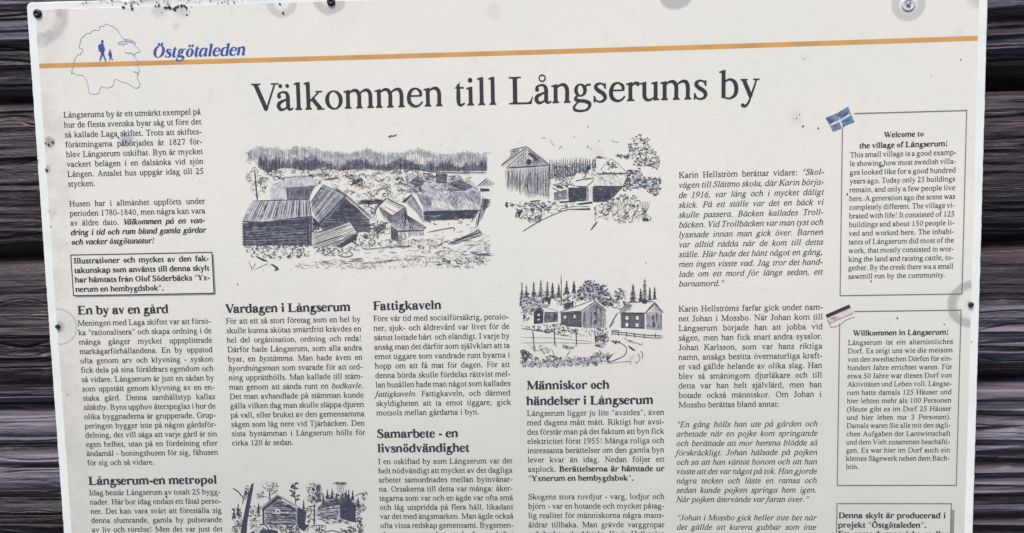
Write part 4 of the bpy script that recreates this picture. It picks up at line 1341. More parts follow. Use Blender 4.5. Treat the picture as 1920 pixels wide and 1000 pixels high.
lb = q_((360, 440), (790, 425), (790, 552), (410, 562), (400, 520))
p.wash(lb); p.mat = 1; p.fill(q_((450, 480), (560, 500), (640, 540), (560, 545), (470, 530))); p.fill(q_((640, 500), (700, 520), (720, 545), (640, 545))); p.fill(q_((500, 430), (600, 425), (600, 436), (510, 442))); p.mat = 0; p.wash(q_((405, 565), (775, 555), (750, 600), (410, 622)), 3)
p.hatch(lb, 65, 8.5, .85, .3, .4, skip=.15); p.hatch(q_((360, 440), (480, 470), (450, 545), (400, 520)), 60, 5, 1.2); p.hatch(q_((640, 440), (790, 430), (790, 520), (700, 480)), 55, 6, 1.1); p.hatch(q_((540, 440), (650, 440), (700, 540), (600, 540)), -50, 8, 1.0)
p.line(q_((408, 562), (790, 552)), 3.2)
p.fill(q_((408, 566), (600, 560), (772, 556), (770, 572), (600, 578), (412, 582)))
p.hatch(q_((408, 575), (772, 562), (752, 600), (412, 628)), 178, 6, 2.2, .25, .4); p.scrib(q_((412, 590), (750, 590), (740, 660), (600, 640), (440, 665)), 40, 14, 1.5, .5)
p.hatch(q_((805, 470), (855, 480), (800, 600), (775, 665), (752, 650)), 100, 7, 1.5); p.hatch(q_((800, 460), (855, 475), (850, 530), (800, 540)), 8, 9, 2.0); p.fill(q_((785, 405), (850, 408), (850, 422), (790, 425)))
for i in range(5): p.line(q_((765 + i * 22, 395 - i * 2), (835 + i * 12, 335 + i * 8)), 1.9)
for poly in (q_((310, 370), (360, 330), (420, 355), (385, 395)), q_((320, 400), (390, 395), (385, 425), (320, 425)), q_((490, 320), (560, 320), (560, 370), (500, 370)), q_((570, 380), (640, 345), (740, 395), (690, 420), (580, 420)), q_((400, 300), (480, 320), (470, 350), (420, 340))):
    p.hatch(poly, 20, 6, 1.4); p.line(poly + poly[:1], 1.4)
p.scrib(q_((285, 270), (480, 300), (740, 330), (740, 400), (600, 430), (300, 430), (275, 330)), 190, 12, 1.2, .6, .5); p.dash(q_((400, 380), (780, 400), (780, 440), (360, 440)), 60, 16, 1.1, 0, 15)
p.line(q_((490, 420), (600, 412)), 1); p.curve(q_((280, 300), (350, 270), (430, 290), (600, 300), (830, 300)), 1.6)
p.scrib(q_((660, 290), (720, 285), (720, 310), (660, 310)), 16, 10, 1.2)
for k in range(85):                       # rounded bushes: light tops, shaded undersides
    cx = p.r.uniform(90, 1130); cy = p.r.uniform(285, 470)
    if not p.inside(belt, cx, cy) or 320 < cx < 760 and cy > 330: continue
    r_ = p.r.uniform(12, 24)
    p.line([(cx + r_ * math.cos(t), cy + r_ * .75 * math.sin(t)) for t in np.linspace(3.0, 6.6, 7)], .8, .5)
    p.dash(p.ell(cx + 4, cy + r_ * .45, r_ * .8, r_ * .35, 8), 5, 5, 1.5, 20, 60)
p.hatch(q_((-40, 485), (100, 470), (130, 478), (120, 505), (-30, 512)), 88, 5, 2.0); p.curve([(860, 520), (930, 540), (950, 600)], 1.2); p.scrib([(860, 500), (960, 520), (920, 590), (880, 560)], 26, 12, 1.0)
p.scrib(q_((60, 600), (180, 640), (180, 700), (60, 760), (-10, 700)), 80, 16, 1.1, .8, .35); p.scrib(q_((80, 660), (140, 650), (130, 700), (80, 710)), 34, 10, 1.5)
# stones, ground and grass
p.scrib([(60, 790), (180, 770), (520, 770), (520, 850), (300, 885), (120, 860)], 190, 14, 1.15, .6, .4)
p.scrib([(540, 800), (700, 790), (830, 720), (910, 690), (930, 790), (700, 860), (560, 850)], 120, 16, 1.1, .6, .35)
p.scrib(q_((-10, 760), (300, 740), (420, 750), (300, 800), (-10, 800)), 70, 14, 1.1, .6, .35)
p.fill([(140, 855), (210, 885), (230, 895), (190, 890), (150, 868)]); p.fill([(235, 910), (262, 915), (292, 935), (296, 950), (262, 958), (278, 944), (262, 928)])
p.curve([(95, 890), (110, 930), (118, 955)], 1.2); p.curve([(140, 905), (120, 945)], 1.1); p.line([(130, 950), (230, 905)], 1); p.line([(190, 950), (195, 960)], 1.6)
p.dash([(360, 910), (600, 905), (930, 890), (930, 945), (600, 945), (370, 945)], 90, 13, 1.3, -4, 30); p.dash([(500, 890), (860, 870), (870, 895), (520, 905)], 28, 22, 1.1, -6, 8)
p.curve([(690, 850), (740, 865), (790, 850), (760, 820)], 1.8)
p.dash(q_((420, 700), (840, 650), (850, 900), (300, 900)), 90, 15, 1.2, -8, 30); p.scrib(q_((430, 740), (560, 720), (580, 840), (300, 860)), 46, 12, 1.0, .5, .4); p.dash(q_((20, 800), (840, 700), (850, 860), (20, 900)), 120, 24, .95, -3, 16); p.dash(q_((80, 880), (840, 850), (830, 935), (80, 940)), 150, 11, 1.25, 0, 75)
p.scrib(q_((470, 880), (820, 860), (820, 935), (500, 935)), 60, 17, 1.1, .6, .4)
p.curve(q_((0, 905), (120, 900), (260, 880)), 1.4); p.curve(q_((10, 815), (160, 800), (330, 790)), 1.4); p.curve(q_((430, 700), (600, 668), (610, 690)), 1.5)
p.line(q_((570, 778), (780, 685), (800, 715), (590, 782)), 2.0); p.line(q_((575, 775), (790, 698)), 2.8, .3); p.curve(q_((720, 830), (790, 850), (845, 845)), 2.2); p.dash(q_((770, 760), (845, 770), (840, 850), (780, 800)), 16, 14, 1.5, 5, 10)
p.curve(q_((172, 62), (190, 52), (205, 55), (228, 44)), 2.4); p.line(q_((178, 64), (190, 66)), 1.3); p.line(q_((820, 165), (862, 168)), 1.2)
o = p.build('illustration', [INKD, SHEET, WA1, WA2])
o['label'] = 'largest pen drawing, old timber barns in front of a forest ridge'

# ---- drawing 2: barn by the road
p = Pen(930, 240, 5.0, 22); p.slim = .8
p.line([(45, 358), (290, 178), (512, 350)], 1.8); p.line([(95, 372), (292, 205), (500, 352)], 1.6); p.line([(60, 370), (292, 190), (506, 362)], .9); p.line([(100, 376), (502, 352)], 2.6)
p.hatch([(135, 208), (285, 172), (150, 290), (70, 350), (140, 250)], 100, 9, 1.1); p.line([(135, 208), (285, 172)], 1.3); p.hatch([(135, 215), (215, 195), (190, 250), (150, 262)], 15, 9, 1.2); p.line([(135, 210), (145, 260), (48, 350)], 1.1)
p.wash([(140, 350), (290, 225), (470, 342), (110, 366)]); p.wash([(300, 380), (495, 370), (498, 640), (300, 600)])
p.wash([(675, 562), (850, 552), (850, 682), (682, 690)], 3); p.wash([(908, 550), (1185, 556), (1110, 640), (1040, 690), (908, 692)], 3); p.wash([(540, 605), (668, 585), (672, 665), (545, 680)]); p.wash([(1290, 420), (1400, 470), (1520, 480), (1520, 610), (1380, 560), (1220, 570)]); p.wash([(530, 340), (880, 330), (840, 400), (700, 430), (660, 490), (550, 490)])
x = 112
while x < 498:
    y = 380 + (x - 110) * -.05; lo_ = 560 + (x - 100) * .5 if x < 260 else 655
    p.line([(x, y), (x + 2, min(655, lo_) + p.r.uniform(-35, 12))], p.r.uniform(1.1, 1.9), .25)
    p.line([(x + 7, y + p.r.uniform(0, 120)), (x + 8, min(640, lo_) - p.r.uniform(0, 120))], p.r.uniform(.6, 1.1), .25)
    if p.r.random() < .3: p.line([(x + 4, p.r.uniform(400, 560)), (x + 4, p.r.uniform(560, 620))], 2, .3)
    x += p.r.uniform(13, 17)
p.line([(85, 390), (100, 560)], .8); p.line([(100, 380), (112, 590)], 1.0); p.line([(498, 360), (512, 540)], 1.5)
p.hatch([(130, 350), (290, 215), (290, 350), (120, 362)], 90, 14, 1.5, .02); p.hatch([(300, 215), (490, 345), (330, 352), (345, 300)], 88, 9, 1.6); p.fill([(310, 232), (345, 250), (400, 295), (380, 300), (330, 265), (300, 255)])
p.hatch([(295, 230), (440, 320), (380, 330)], 30, 7, 1.4); p.fill(p.ell(306, 320, 23, 28, 12)); p.hatch([(290, 300), (340, 300), (340, 352), (290, 352)], 20, 7, 1.6)
for x in range(505, 930, 21):
    y0 = 285 + 28 * math.sin(x * .9) * p.r.random() - (12 if 620 < x < 860 else 0)
    p.spruce(x + p.r.uniform(-5, 5), y0, 470 - max(0, x - 640) * .35, 13, 1.1)
p.scrib([(530, 340), (840, 330), (820, 400), (700, 420), (680, 500), (560, 500)], 150, 10, 1.2, 1, .4); p.dash([(520, 330), (860, 330), (700, 450), (540, 500)], 90, 12, 1.2, 90, 20)
for a, b in (((690, 400), (715, 490)), ((740, 410), (725, 480)), ((880, 370), (800, 440)), ((860, 380), (830, 470)), ((690, 490), (740, 420))): p.line([a, b], 1.2)
p.scrib([(840, 380), (920, 360), (960, 420), (880, 480), (800, 470)], 45, 13, 1.1)
p.curve([(890, 350), (950, 270), (1040, 290)], 1.1); p.hatch([(930, 280), (970, 262), (1020, 285), (960, 292)], 10, 6, 1.3)
p.curve([(975, 400), (1060, 300), (1110, 310), (1240, 430)], .9); p.scrib([(1050, 320), (1130, 320), (1140, 380), (1040, 380)], 28, 12, 1.2, 1, .5); p.scrib([(970, 400), (1220, 425), (1220, 440), (970, 440)], 40, 11, 1.2, .6, .5)
p.hatch([(950, 440), (1215, 430), (1185, 545), (915, 542)], 60, 15, .6, .3, .5, skip=.3); p.dash([(950, 440), (1215, 430), (1185, 545), (915, 542)], 60, 9, .8, 20, 60); p.line([(940, 432), (1220, 428)], 2); p.line([(912, 548), (1190, 550), (1240, 450)], 2.4)
for poly in ([(675, 562), (850, 552), (850, 682), (682, 690)], [(908, 550), (1185, 556), (1110, 640), (1040, 690), (908, 692)]):
    p.hatch(poly, 3, 7, 2.3, .2, .4); p.hatch(poly, 92, 10, 1.9, .2, .4)
p.hatch([(855, 556), (905, 550), (905, 670), (860, 680)], 90, 14, .7); p.line([(858, 555), (862, 690)], 2)
p.line([(525, 560), (600, 600), (670, 578)], 2); p.hatch([(530, 540), (640, 520), (620, 560), (560, 560)], 30, 8, 1.6); p.scrib([(540, 530), (700, 490), (740, 540), (600, 570)], 44, 12, 1.5, .7, .5)
p.hatch([(540, 605), (668, 585), (672, 665), (545, 680)], 88, 9, 1.4); p.hatch([(540, 605), (668, 585), (672, 665), (545, 680)], 5, 14, 1.2)
p.curve([(745, 500), (830, 480), (920, 470)], 2); p.line([(750, 545), (850, 550), (925, 480)], 1.6); p.curve([(660, 520), (740, 545)], 1.4)
crown = [(1250, 190), (1250, 110), (1310, 70), (1360, 60), (1430, 90), (1450, 160), (1520, 240), (1530, 360), (1480, 390), (1400, 350), (1290, 350), (1270, 280), (1230, 250)]
p.scrib(crown, 210, 16, 1.25, .7, .35); p.scrib(p.ell(1390, 330, 110, 40), 40, 14, .8, .6, .1)
p.scrib([(1120, 250), (1250, 260), (1250, 290), (1160, 280)], 34, 12, 1.4, .6, .5)
p.scrib([(1230, 400), (1340, 385), (1400, 470), (1540, 450), (1545, 620), (1490, 650), (1400, 560), (1200, 580)], 230, 15, 1.6, .7, .5)
p.curve([(1390, 350), (1460, 360), (1520, 390)], 1.8)
fg = [(930, 740), (1060, 680), (1200, 620), (1330, 650), (1360, 740), (1440, 800), (1460, 870), (1300, 870), (1200, 900), (1100, 880), (930, 830)]
p.scrib(fg, 190, 16, 1.25, .8, .35); p.dash(fg, 110, 18, 1.3, -65, 40); p.fill([(1380, 840), (1430, 850), (1430, 875), (1370, 870)])
for a in range(6): p.curve([(1380 + a * 4, 800), (1360 + a * 14, 740), (1355 + a * 16, 690)], 1.1)
p.line([(885, 960), (950, 880)], 3); p.line([(930, 740), (930, 880)], 1.4)
p.scrib([(190, 700), (330, 700), (560, 700), (600, 770), (430, 820), (330, 860), (200, 840)], 130, 19, 1.25, .7, .4); p.scrib([(190, 770), (240, 770), (240, 850), (190, 830)], 24, 14, 2, 1, .7); p.scrib([(90, 705), (180, 705), (180, 740), (90, 735)], 18, 10, 1.9)
p.line([(320, 688), (420, 680)], 2.6); p.fill([(590, 690), (740, 682), (745, 694), (600, 702)]); p.fill([(745, 712), (900, 690), (905, 706), (790, 720)]); p.fill([(650, 764), (880, 752), (885, 768), (760, 768)])
p.curve([(250, 970), (380, 890), (500, 830), (640, 775), (720, 760)], 1.6); p.curve([(600, 760), (740, 735), (880, 740)], 1); p.scrib([(290, 840), (430, 830), (400, 885), (300, 880)], 44, 12, 1.2)
p.line([(560, 690), (580, 770)], 1.2); p.scrib([(580, 715), (720, 705), (720, 740), (600, 750)], 20, 15, .7)
for c_ in ([(420, 95), (450, 92), (475, 102)], [(1085, 98), (1095, 125), (1155, 136)], [(508, 105), (522, 140), (552, 172)], [(590, 200), (608, 170), (620, 195)], [(850, 160), (862, 170), (850, 195)], [(725, 90), (745, 70)], [(950, 112), (975, 130)], [(860, 170), (900, 205)]): p.curve(c_, .8)
o = p.build('illustration', [INKD, SHEET, WA1, WA2])
o['label'] = 'pen drawing of a tall board barn and low sheds by a road'

# ---- drawing 3: farm with fences
p = Pen(960, 510, 5.263, 23); p.slim = .72
for x, y0, y1, w_ in ((98, 95, 330, 30), (142, 125, 330, 30), (215, 95, 300, 34), (285, 75, 300, 36), (350, 90, 290, 32), (400, 105, 260, 30), (462, 115, 250, 26), (540, 85, 220, 30), (612, 85, 200, 24), (1195, 115, 290, 38), (1270, 160, 290, 22), (1310, 65, 285, 36), (1360, 150, 280, 22), (1408, 145, 270, 22)):
    p.spruce(x, y0, y1, w_, 1.6)
p.wash([(90, 260), (330, 240), (250, 320), (190, 390), (110, 400)]); p.wash([(700, 130), (790, 100), (900, 150), (950, 240), (960, 320), (840, 270), (680, 250)]); p.wash([(320, 402), (452, 405), (452, 490), (320, 500)], 3); p.wash([(822, 300), (922, 388), (925, 550), (705, 552), (705, 390)], 2); p.wash([(1325, 405), (1478, 405), (1475, 575), (1325, 560)], 2); p.wash([(120, 880), (480, 860), (850, 850), (900, 880), (500, 925), (120, 930)])
p.scrib([(85, 200), (330, 200), (400, 260), (260, 310), (200, 400), (190, 470), (100, 480)], 210, 15, 1.4, .8, .4)
p.scrib([(400, 200), (480, 200), (500, 330), (440, 330)], 30, 14, .9); p.line([(484, 20), (489, 330)], 2.2, .2)
p.scrib([(500, 200), (650, 210), (680, 280), (520, 330)], 60, 16, 1.3, .8, .45)
cr = [(680, 150), (720, 95), (800, 80), (860, 120), (920, 130), (960, 210), (1000, 260), (990, 330), (920, 350), (840, 280), (780, 270), (680, 270), (640, 220)]
p.scrib(cr, 300, 17, 1.7, .7, .5)
p.scrib([(1010, 190), (1070, 160), (1120, 190), (1130, 290), (1090, 370), (1020, 370), (980, 330)], 110, 14, 1.3, .8, .4); p.line([(960, 550), (1000, 470), (1045, 400)], 2.6); p.line([(975, 545), (1015, 480)], 1.2)
# house 1
p.fill([(270, 345), (215, 395), (215, 512), (308, 505), (310, 392)]) ; p.line([(202, 392), (270, 332), (318, 388)], 2.2); p.line([(270, 330), (460, 392)], .9); p.hatch([(275, 322), (380, 316), (345, 350), (300, 350)], 10, 6, 1.6); p.line([(318, 398), (455, 402)], 2.2)
p.fill([(350, 262), (380, 262), (378, 315), (352, 312)]); p.hatch([(320, 402), (452, 405), (452, 490), (320, 500)], 90, 7, 1.6); p.fill([(405, 415), (425, 415), (425, 465), (405, 465)]); p.line([(288, 322), (345, 278)], 1.4)
# house 2
p.line([(470, 395), (600, 350), (690, 318), (800, 275)], 1.6); p.line([(470, 402), (690, 385), (820, 290)], 2.2); p.line([(800, 275), (822, 290), (932, 385)], 2.4)
p.fill([(480, 408), (688, 393), (690, 545), (560, 535), (484, 518)])
p.hatch([(822, 300), (922, 388), (925, 550), (705, 552), (705, 390)], 90, 9, 1.5, .03); p.hatch([(822, 300), (922, 388), (880, 390), (820, 330), (760, 370), (740, 370)], 30, 8, 1.3)
p.fill(p.ell(820, 412, 14, 18)); p.fill([(808, 475), (830, 475), (830, 515), (808, 515)]); p.line([(697, 390), (697, 550)], 1.0)
p.fill([(588, 290), (605, 285), (605, 340), (590, 345)]); p.line([(605, 290), (625, 300), (622, 335)], 1.4); p.hatch([(500, 310), (590, 300), (590, 345), (510, 370)], -20, 6, 1.9)
# house 3
p.line([(1062, 400), (1140, 300), (1400, 292)], 1.8); p.line([(1065, 404), (1315, 405), (1405, 300), (1495, 405)], 2.4); p.line([(1320, 400), (1408, 318), (1480, 405), (1330, 402)], 1.3); p.hatch([(1075, 400), (1140, 305), (1190, 320), (1160, 400)], -30, 9, 1.2)
p.fill([(1072, 410), (1308, 408), (1308, 560), (1075, 550)]); p.hatch([(1325, 405), (1478, 405), (1475, 575), (1325, 560)], 90, 9, 1.4, .03); p.hatch([(1408, 322), (1470, 400), (1345, 398)], 60, 10, .9)
p.fill([(1285, 282), (1330, 278), (1330, 312), (1288, 312)]); p.fill([(1385, 430), (1402, 430), (1402, 470), (1385, 470)]); p.fill([(1388, 500), (1408, 500), (1408, 545), (1388, 545)])
p.mat = 1
for a, b, c_, d in ((508, 428, 30, 38), (605, 420, 26, 42), (1118, 432, 34, 46), (1218, 432, 36, 46), (1215, 505, 38, 42), (1118, 500, 32, 46), (250, 410, 28, 30), (250, 460, 28, 24)):
    p.fill([(a + 3, b + 5), (a + c_ - 4, b + 5), (a + c_ - 4, b + d - 6), (a + 3, b + d - 6)])
for i in range(26): p.line([(485 + i * 8, 415), (486 + i * 8, 530)], .35, .2) if i % 2 else None
for i in range(20): p.line([(1080 + i * 12, 412), (1080 + i * 12, 552)], .35, .2)
p.mat = 0
for a, b in ((521, 430), (618, 422), (1134, 434), (1236, 434), (1234, 507)):
    p.line([(a, b), (a, b + 38)], .9); p.line([(a - 13, b + 18), (a + 13, b + 18)], .9)
# fences, road, undergrowth
p.scrib([(90, 530), (240, 530), (480, 510), (680, 560), (600, 660), (480, 620), (250, 580)], 120, 15, 1.5, .5, .45); p.scrib([(830, 560), (940, 560), (950, 640), (840, 640)], 46, 13, 1.4, .6, .4); p.dash([(540, 560), (800, 570), (780, 640), (560, 640)], 40, 14, 1.4, 80, 40)
p.line([(980, 588), (1130, 600), (1300, 622), (1490, 632)], 2.0); p.line([(985, 606), (1200, 632), (1400, 652), (1480, 650)], 1.8); p.line([(980, 575), (1060, 580)], 1.6)
for x, y in ((988, 575), (1052, 580), (1130, 590), (1210, 600), (1305, 605), (1415, 600)): p.line([(x, y), (x - 2, y + 52)], 2.6)
for a, b in (((205, 572), (220, 775)), ((415, 540), (422, 722)), ((628, 555), (637, 722)), ((815, 570), (828, 730))): p.line([a, b], 2.7, .3); p.scrib(p.ell(b[0], b[1], 18, 9, 8), 6, 8, 1.1)
p.line([(90, 645), (400, 650), (800, 688)], .8); p.line([(90, 700), (420, 698), (815, 705)], .9); p.line([(95, 555), (200, 570), (380, 600)], 2)
p.scrib([(830, 640), (920, 620), (960, 660), (900, 730), (870, 780), (840, 740)], 70, 14, 1.4, .7, .45)
p.scrib([(150, 710), (330, 730), (400, 780), (330, 800), (180, 770)], 36, 15, 1.1, .5); p.dash([(500, 715), (610, 735), (605, 765), (510, 755)], 34, 17, 1.3, 12, 18); p.line([(530, 840), (575, 770)], 1.5); p.line([(390, 760), (430, 850)], 1.5)
p.scrib([(95, 780), (150, 770), (190, 830), (150, 870), (95, 900)], 56, 14, 2, .9, .6)
bt = [(95, 900), (180, 840), (420, 830), (480, 850), (620, 840), (760, 840), (850, 770), (900, 820), (960, 880), (800, 920), (500, 935), (110, 940)]
p.scrib(bt, 190, 14, 1.5, .8, .45); p.dash(bt, 170, 16, 1.5, 90, 45)
for a in range(9): p.line([(945, 870), (900 + a * 13, 800 + 14 * math.cos(a))], 1.5)
p.curve([(970, 675), (1080, 705), (1130, 760), (1110, 820), (1060, 850), (950, 895)], 2); p.fill([(1140, 722), (1175, 740), (1220, 775), (1195, 775), (1160, 750)]); p.scrib([(1000, 680), (1060, 690), (1050, 715), (1010, 705)], 14, 10, 1.8)
p.curve([(1100, 650), (1180, 690), (1290, 720)], 1.0); p.curve([(1270, 775), (1290, 810), (1285, 850)], 1.8); p.curve([(1240, 800), (1262, 850), (1240, 890), (1220, 905)], 1.2); p.dash([(1160, 800), (1300, 850), (1330, 910), (1140, 900)], 16, 14, .9, 60, 40); p.curve([(930, 905), (1060, 890), (1180, 880)], 1.0); p.dash([(1160, 670), (1300, 700), (1300, 730), (1150, 690)], 10, 22, .8, 15, 10)
o = p.build('illustration', [INKD, SHEET, WA1, WA2])
o['label'] = 'pen drawing of three farmhouses behind a wire fence and spruces'

# ---- drawing 4: two log cabins, cut by the lower edge of the picture
p = Pen(420, 890, 6.857, 24); p.slim = .68
p.fill([(352, 125), (384, 104), (372, 190), (340, 370), (300, 620), (288, 800), (205, 800), (235, 620), (275, 430), (315, 240)])
p.line([(115, 172), (180, 215), (250, 300)], 3.4); p.line([(250, 290), (240, 380)], 2); p.scrib([(280, 150), (340, 150), (310, 300), (250, 330)], 50, 13, 1.4, 1, .5)
p.line([(590, 340), (588, 260), (578, 200)], 3); p.curve([(590, 330), (560, 290), (500, 280), (440, 275)], 1.3); p.curve([(590, 260), (640, 240), (690, 200)], 1.3); p.curve([(585, 220), (540, 190), (500, 150)], 1.3); p.curve([(588, 230), (620, 170), (640, 120)], 1.3)
p.scrib([(480, 100), (690, 100), (680, 240), (620, 250), (540, 180), (500, 160)], 80, 15, .8, .7, .2); p.scrib([(420, 250), (500, 210), (520, 290), (440, 310)], 36, 13, .8)
p.line([(922, 380), (905, 200), (915, 110)], 2.4)
for cx, cy, rx in ((918, 114, 40), (885, 140, 26), (925, 178, 34), (890, 160, 30), (868, 212, 26), (885, 272, 30), (900, 240, 26), (955, 272, 26), (950, 320, 22)): p.scrib(p.ell(cx, cy, rx, 10, 10), 16, 8, 2, .6, .6)
p.scrib([(1090, 110), (1160, 95), (1230, 110), (1255, 230), (1250, 350), (1180, 370), (1090, 360), (1070, 240)], 130, 18, 1.1, .9, .3); p.scrib([(1180, 120), (1240, 140), (1255, 330), (1200, 370), (1190, 250)], 80, 12, 1.7, .9, .5)
for q in ((1148, 188, 17), (1152, 300, 20), (1128, 350, 12), (1175, 240, 10)): p.fill(p.ell(q[0], q[1], q[2], q[2] * 1.2, 9))
p.line([(1163, 640), (1163, 480), (1160, 365)], 3.8)
p.scrib(p.ell(1500, 115, 95, 18, 12), 60, 11, 1.5, .6, .5)
for x in (1455, 1478, 1500, 1520, 1545): p.line([(x, 130), (x + (1500 - x) * .3, 240)], 1.2)
for x, y0 in ((1278, 240), (1330, 190), (1392, 180), (1445, 230), (1520, 230), (1570, 190), (1605, 190), (1655, 195), (1725, 290), (185, 370), (130, 430), (445, 365), (1025, 325)): p.spruce(x, y0, y0 + 125, 20, 2.0)
p.scrib([(1300, 270), (1560, 230), (1600, 280), (1450, 320), (1290, 340)], 90, 12, 1.6, .7, .4)
p.curve([(1680, 280), (1750, 240), (1830, 235)], 1.6); p.scrib([(1740, 240), (1840, 225), (1820, 340), (1780, 320)], 30, 12, 1.6, .8, .5); p.scrib([(1690, 320), (1830, 400), (1830, 450), (1760, 480), (1740, 560), (1690, 560)], 90, 14, 1.4, .8, .35)
p.fill([(478, 445), (690, 268), (752, 306), (728, 326), (704, 312), (526, 468)]); p.fill([(494, 450), (516, 440), (520, 640), (496, 640)]); p.line([(470, 432), (688, 255), (980, 425)], 1.6); p.line([(745, 305), (960, 435)], 1.2)
gw = [(520, 455), (715, 315), (945, 440), (942, 640), (520, 640)]
p.wash(gw, 3) if False else p.wash(gw, 2); p.hatch(gw, 2, 9, 1.7, .2, .4); p.hatch([(610, 390), (715, 318), (930, 435), (930, 470), (780, 420)], 25, 8, 1.6); p.hatch([(600, 500), (930, 510), (930, 600), (600, 600)], 3, 14, 2.4, .4, .5)
p.mat = 1; p.fill(p.ell(697, 476, 34, 34, 14)); p.mat = 0; p.fill(p.ell(697, 476, 15, 16, 10))
p.fill([(940, 445), (965, 420), (1062, 480), (1042, 640), (1100, 640), (1030, 730), (985, 700), (945, 660)])
p.hatch([(560, 640), (720, 640), (700, 700), (600, 690)], 60, 8, 1.6)
p.wash([(1200, 430), (1290, 345), (1600, 285), (1490, 385)], 3); p.line([(1075, 410), (1200, 400)], 2.4); p.hatch([(1200, 430), (1290, 345), (1600, 285), (1490, 385)], -14, 7, 1.6); p.hatch([(1200, 430), (1290, 345), (1600, 285), (1490, 385)], 60, 12, 1.2); p.line([(1200, 438), (1490, 384)], 3)
p.wash([(1190, 445), (1484, 392), (1490, 565), (1300, 560), (1190, 540)], 2); p.hatch([(1190, 445), (1484, 392), (1490, 565), (1300, 560), (1190, 540)], -3, 9, 1.8, .3, .4)
p.fill([(1488, 385), (1600, 292), (1700, 400), (1684, 610), (1620, 600), (1495, 560)]); p.line([(1480, 385), (1602, 278), (1712, 400)], 1.4); p.scrib([(1660, 560), (1770, 560), (1770, 610), (1660, 610)], 40, 11, 2, .7, .6)
p.dash([(1190, 560), (1500, 570), (1660, 630), (1300, 630)], 40, 26, 1.8, 3, 6); p.curve([(1190, 570), (1400, 565), (1640, 640)], 1.1)
p.scrib([(110, 420), (230, 430), (240, 600), (200, 760), (110, 760)], 110, 16, 1.5, .7, .4)
p.scrib([(330, 400), (470, 420), (480, 620), (620, 760), (320, 760)], 120, 18, 1.6, .6, .45); p.curve([(450, 640), (540, 650), (590, 740)], 3.2)
p.scrib([(700, 630), (940, 640), (1000, 740), (720, 790)], 150, 13, 1.6, .7, .45); p.fill([(470, 720), (600, 700), (690, 720), (700, 800), (470, 800)])
p.scrib([(1060, 420), (1150, 430), (1150, 620), (1070, 620)], 50, 16, 1.5, .9, .4)
p.curve([(1060, 740), (1120, 660), (1290, 650), (1300, 700), (1280, 740)], 1.5); p.scrib([(1130, 640), (1280, 650), (1270, 740), (1150, 740)], 50, 13, 1.6, .7, .4); p.scrib([(1510, 700), (1680, 640), (1700, 740), (1530, 780)], 80, 13, 1.6, .6, .5); p.scrib([(1700, 620), (1810, 650), (1800, 780), (1740, 780)], 50, 15, 1.4); p.curve([(1290, 740), (1400, 720), (1540, 760)], 2.4)
p.scrib([(110, 760), (1800, 760), (1780, 900), (130, 900)], 200, 20, 1.3, .6, .3)
o = p.build('illustration', [INKD, SHEET, WA1, WA2])
o['label'] = 'pen drawing of two log cabins beside a leaning tree trunk'

# ---- screws
BLK = plain('black_painted_screw', (0.018, 0.018, 0.022, 1), 0.42, 0.0, 0.3)
ZINC = plain('zinc_screw', (0.48, 0.48, 0.50, 1), 0.35, 0.8, 0.2)
WASH = plain('grey_plastic_washer', (0.62, 0.63, 0.66, 1), 0.5, 0, 0.05)
def lathe(name, prof, mat, n, px, parent, rot_=0.0):
    x, y = onboard([px])[0]
    z = float(surf(x, y))
    V = []; F = []
    for r_, h in prof:
        for i in range(n):
            a = 6.28318 * i / n + rot_
            V.append((x + r_ * math.cos(a), -(z + h), y + r_ * math.sin(a)))
    m = len(prof)
    for j in range(m - 1):
        for i in range(n):
            F.append((j * n + i, j * n + (i + 1) % n, (j + 1) * n + (i + 1) % n, (j + 1) * n + i))
    F.append(tuple(range((m - 1) * n, m * n)))
    return mesh(name, V, F, mat, parent, True)
def screw(px, r_, mat, slot=True):
    o = lathe('screw', [(r_ * .5, -.006), (r_ * .96, -.001), (r_, .0004), (r_ * .98, .0012), (r_ * .86, .0021), (r_ * .6, .0027), (r_ * .42, .0028), (r_ * .36, .0018), (r_ * .15, .0016)], mat, 24, px, sign)
    return o
screw((71, 26), 0.0047, BLK); screw((621, 4), 0.0045, BLK); screw((109, 612.5), 0.0026, BLK); screw((1820, 571.5), 0.0028, BLK)
lathe('washer', [(0.0072, 0.0001), (0.0070, 0.0009), (0.0045, 0.0012), (0.0040, 0.0006)], WASH, 28, (1703, 9), sign)
screw((1703, 9), 0.0024, ZINC)

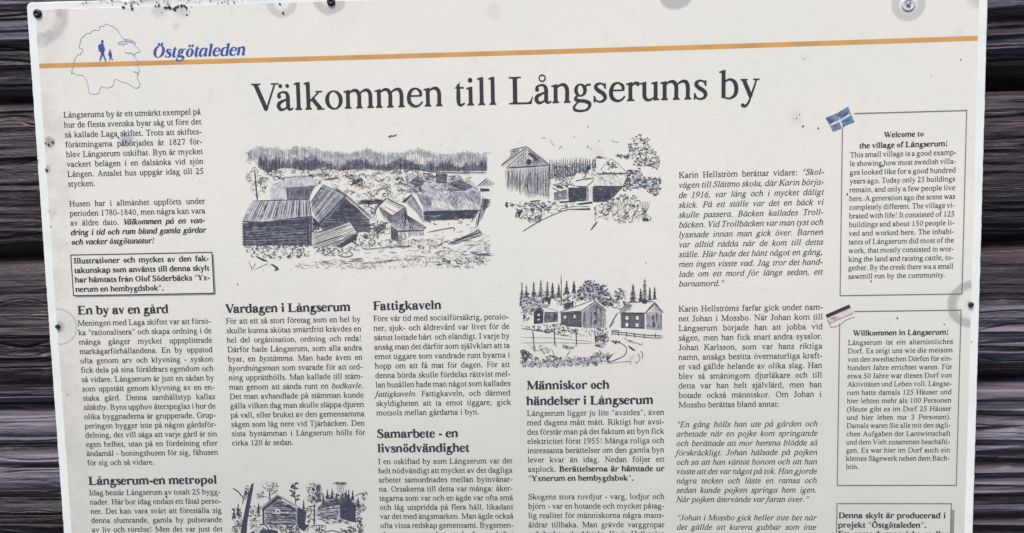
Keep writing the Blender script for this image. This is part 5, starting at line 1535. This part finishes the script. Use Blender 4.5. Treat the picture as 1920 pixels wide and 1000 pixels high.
# ---- specks of lichen and chipped print
SP = plain('black_lichen', (0.035, 0.032, 0.028, 1), 0.9, 0, 0.4)
SPB = plain('brown_speck', (0.10, 0.08, 0.06, 1), 0.9, 0, 0.4)
I = Ink(0.00075)
rr = random.Random(5)
def speck(x, y, r_, m=0, squash=1.0):
    I.mat = m
    n = 9; rot_ = rr.random() * 3
    pts = []
    for i in range(n):
        a = 6.283 * i / n; q = r_ * rr.uniform(.6, 1.2)
        u, v = q * math.cos(a), q * math.sin(a) * squash
        pts.append((x + u * math.cos(rot_) - v * math.sin(rot_), y + u * math.sin(rot_) + v * math.cos(rot_)))
    I.tess(onboard(pts))
for x, y, r_ in ((232, 14, 3), (248, 17, 4), (246, 12, 2), (236, 7, 2), (292, 12, 2.5), (298, 11, 3), (312, 15, 4), (318, 15, 3.5), (328, 18, 4.5), (331, 14, 4), (335, 12, 3), (341, 11, 3), (346, 11, 3), (350, 15, 2.6),
                 (351, 28, 2.2), (525, 8, 2.2), (531, 25, 2.4), (1505, 237, 2.4), (1534, 240.5, 2.4), (446, 533, 1.8), (1211, 493, 1.5), (1682, 596, 1.7), (1770, 608, 1.5), (1821, 641, 1.3),
                 (312, 931, 2.4), (1588, 364, 2), (1633, 527, 2), (88, 320, 3), (86, 318, 2), (1102, 238, 1.6), (92, 272, 3), (99, 267, 2.6), (86, 269, 2), (127, 739, 1.4), (1801, 112, 1.6), (1527, 603, 1.0), (1650, 313, 2.2), (1655, 311, 1.8), (222, 258, 2.0), (1493, 222, 1.6), (1499, 215, 1.2), (1746, 143, 1.2), (1507, 111, 1.3),
                 (70, 302, 2), (72, 300, 1.2), (92, 396, 1.6), (96, 425, 1.6)):
    speck(x, y, r_, 0 if r_ > 1.7 else 1, rr.uniform(.55, 1))
for i in range(26): speck(rr.gauss(325, 26), rr.gauss(15, 5), rr.uniform(.5, 1.7), 1, .7)
for i in range(60): speck(rr.uniform(80, 1820), rr.uniform(10, 990), rr.uniform(.35, .95), 1, .8)
for i in range(34): speck(rr.uniform(150, 460), rr.gauss(4, 2.2), rr.uniform(.8, 2.8), rr.randint(0, 1), .5)
o = I.build('lichen_specks', [SP, SPB], sign)
o['kind'] = 'stuff'
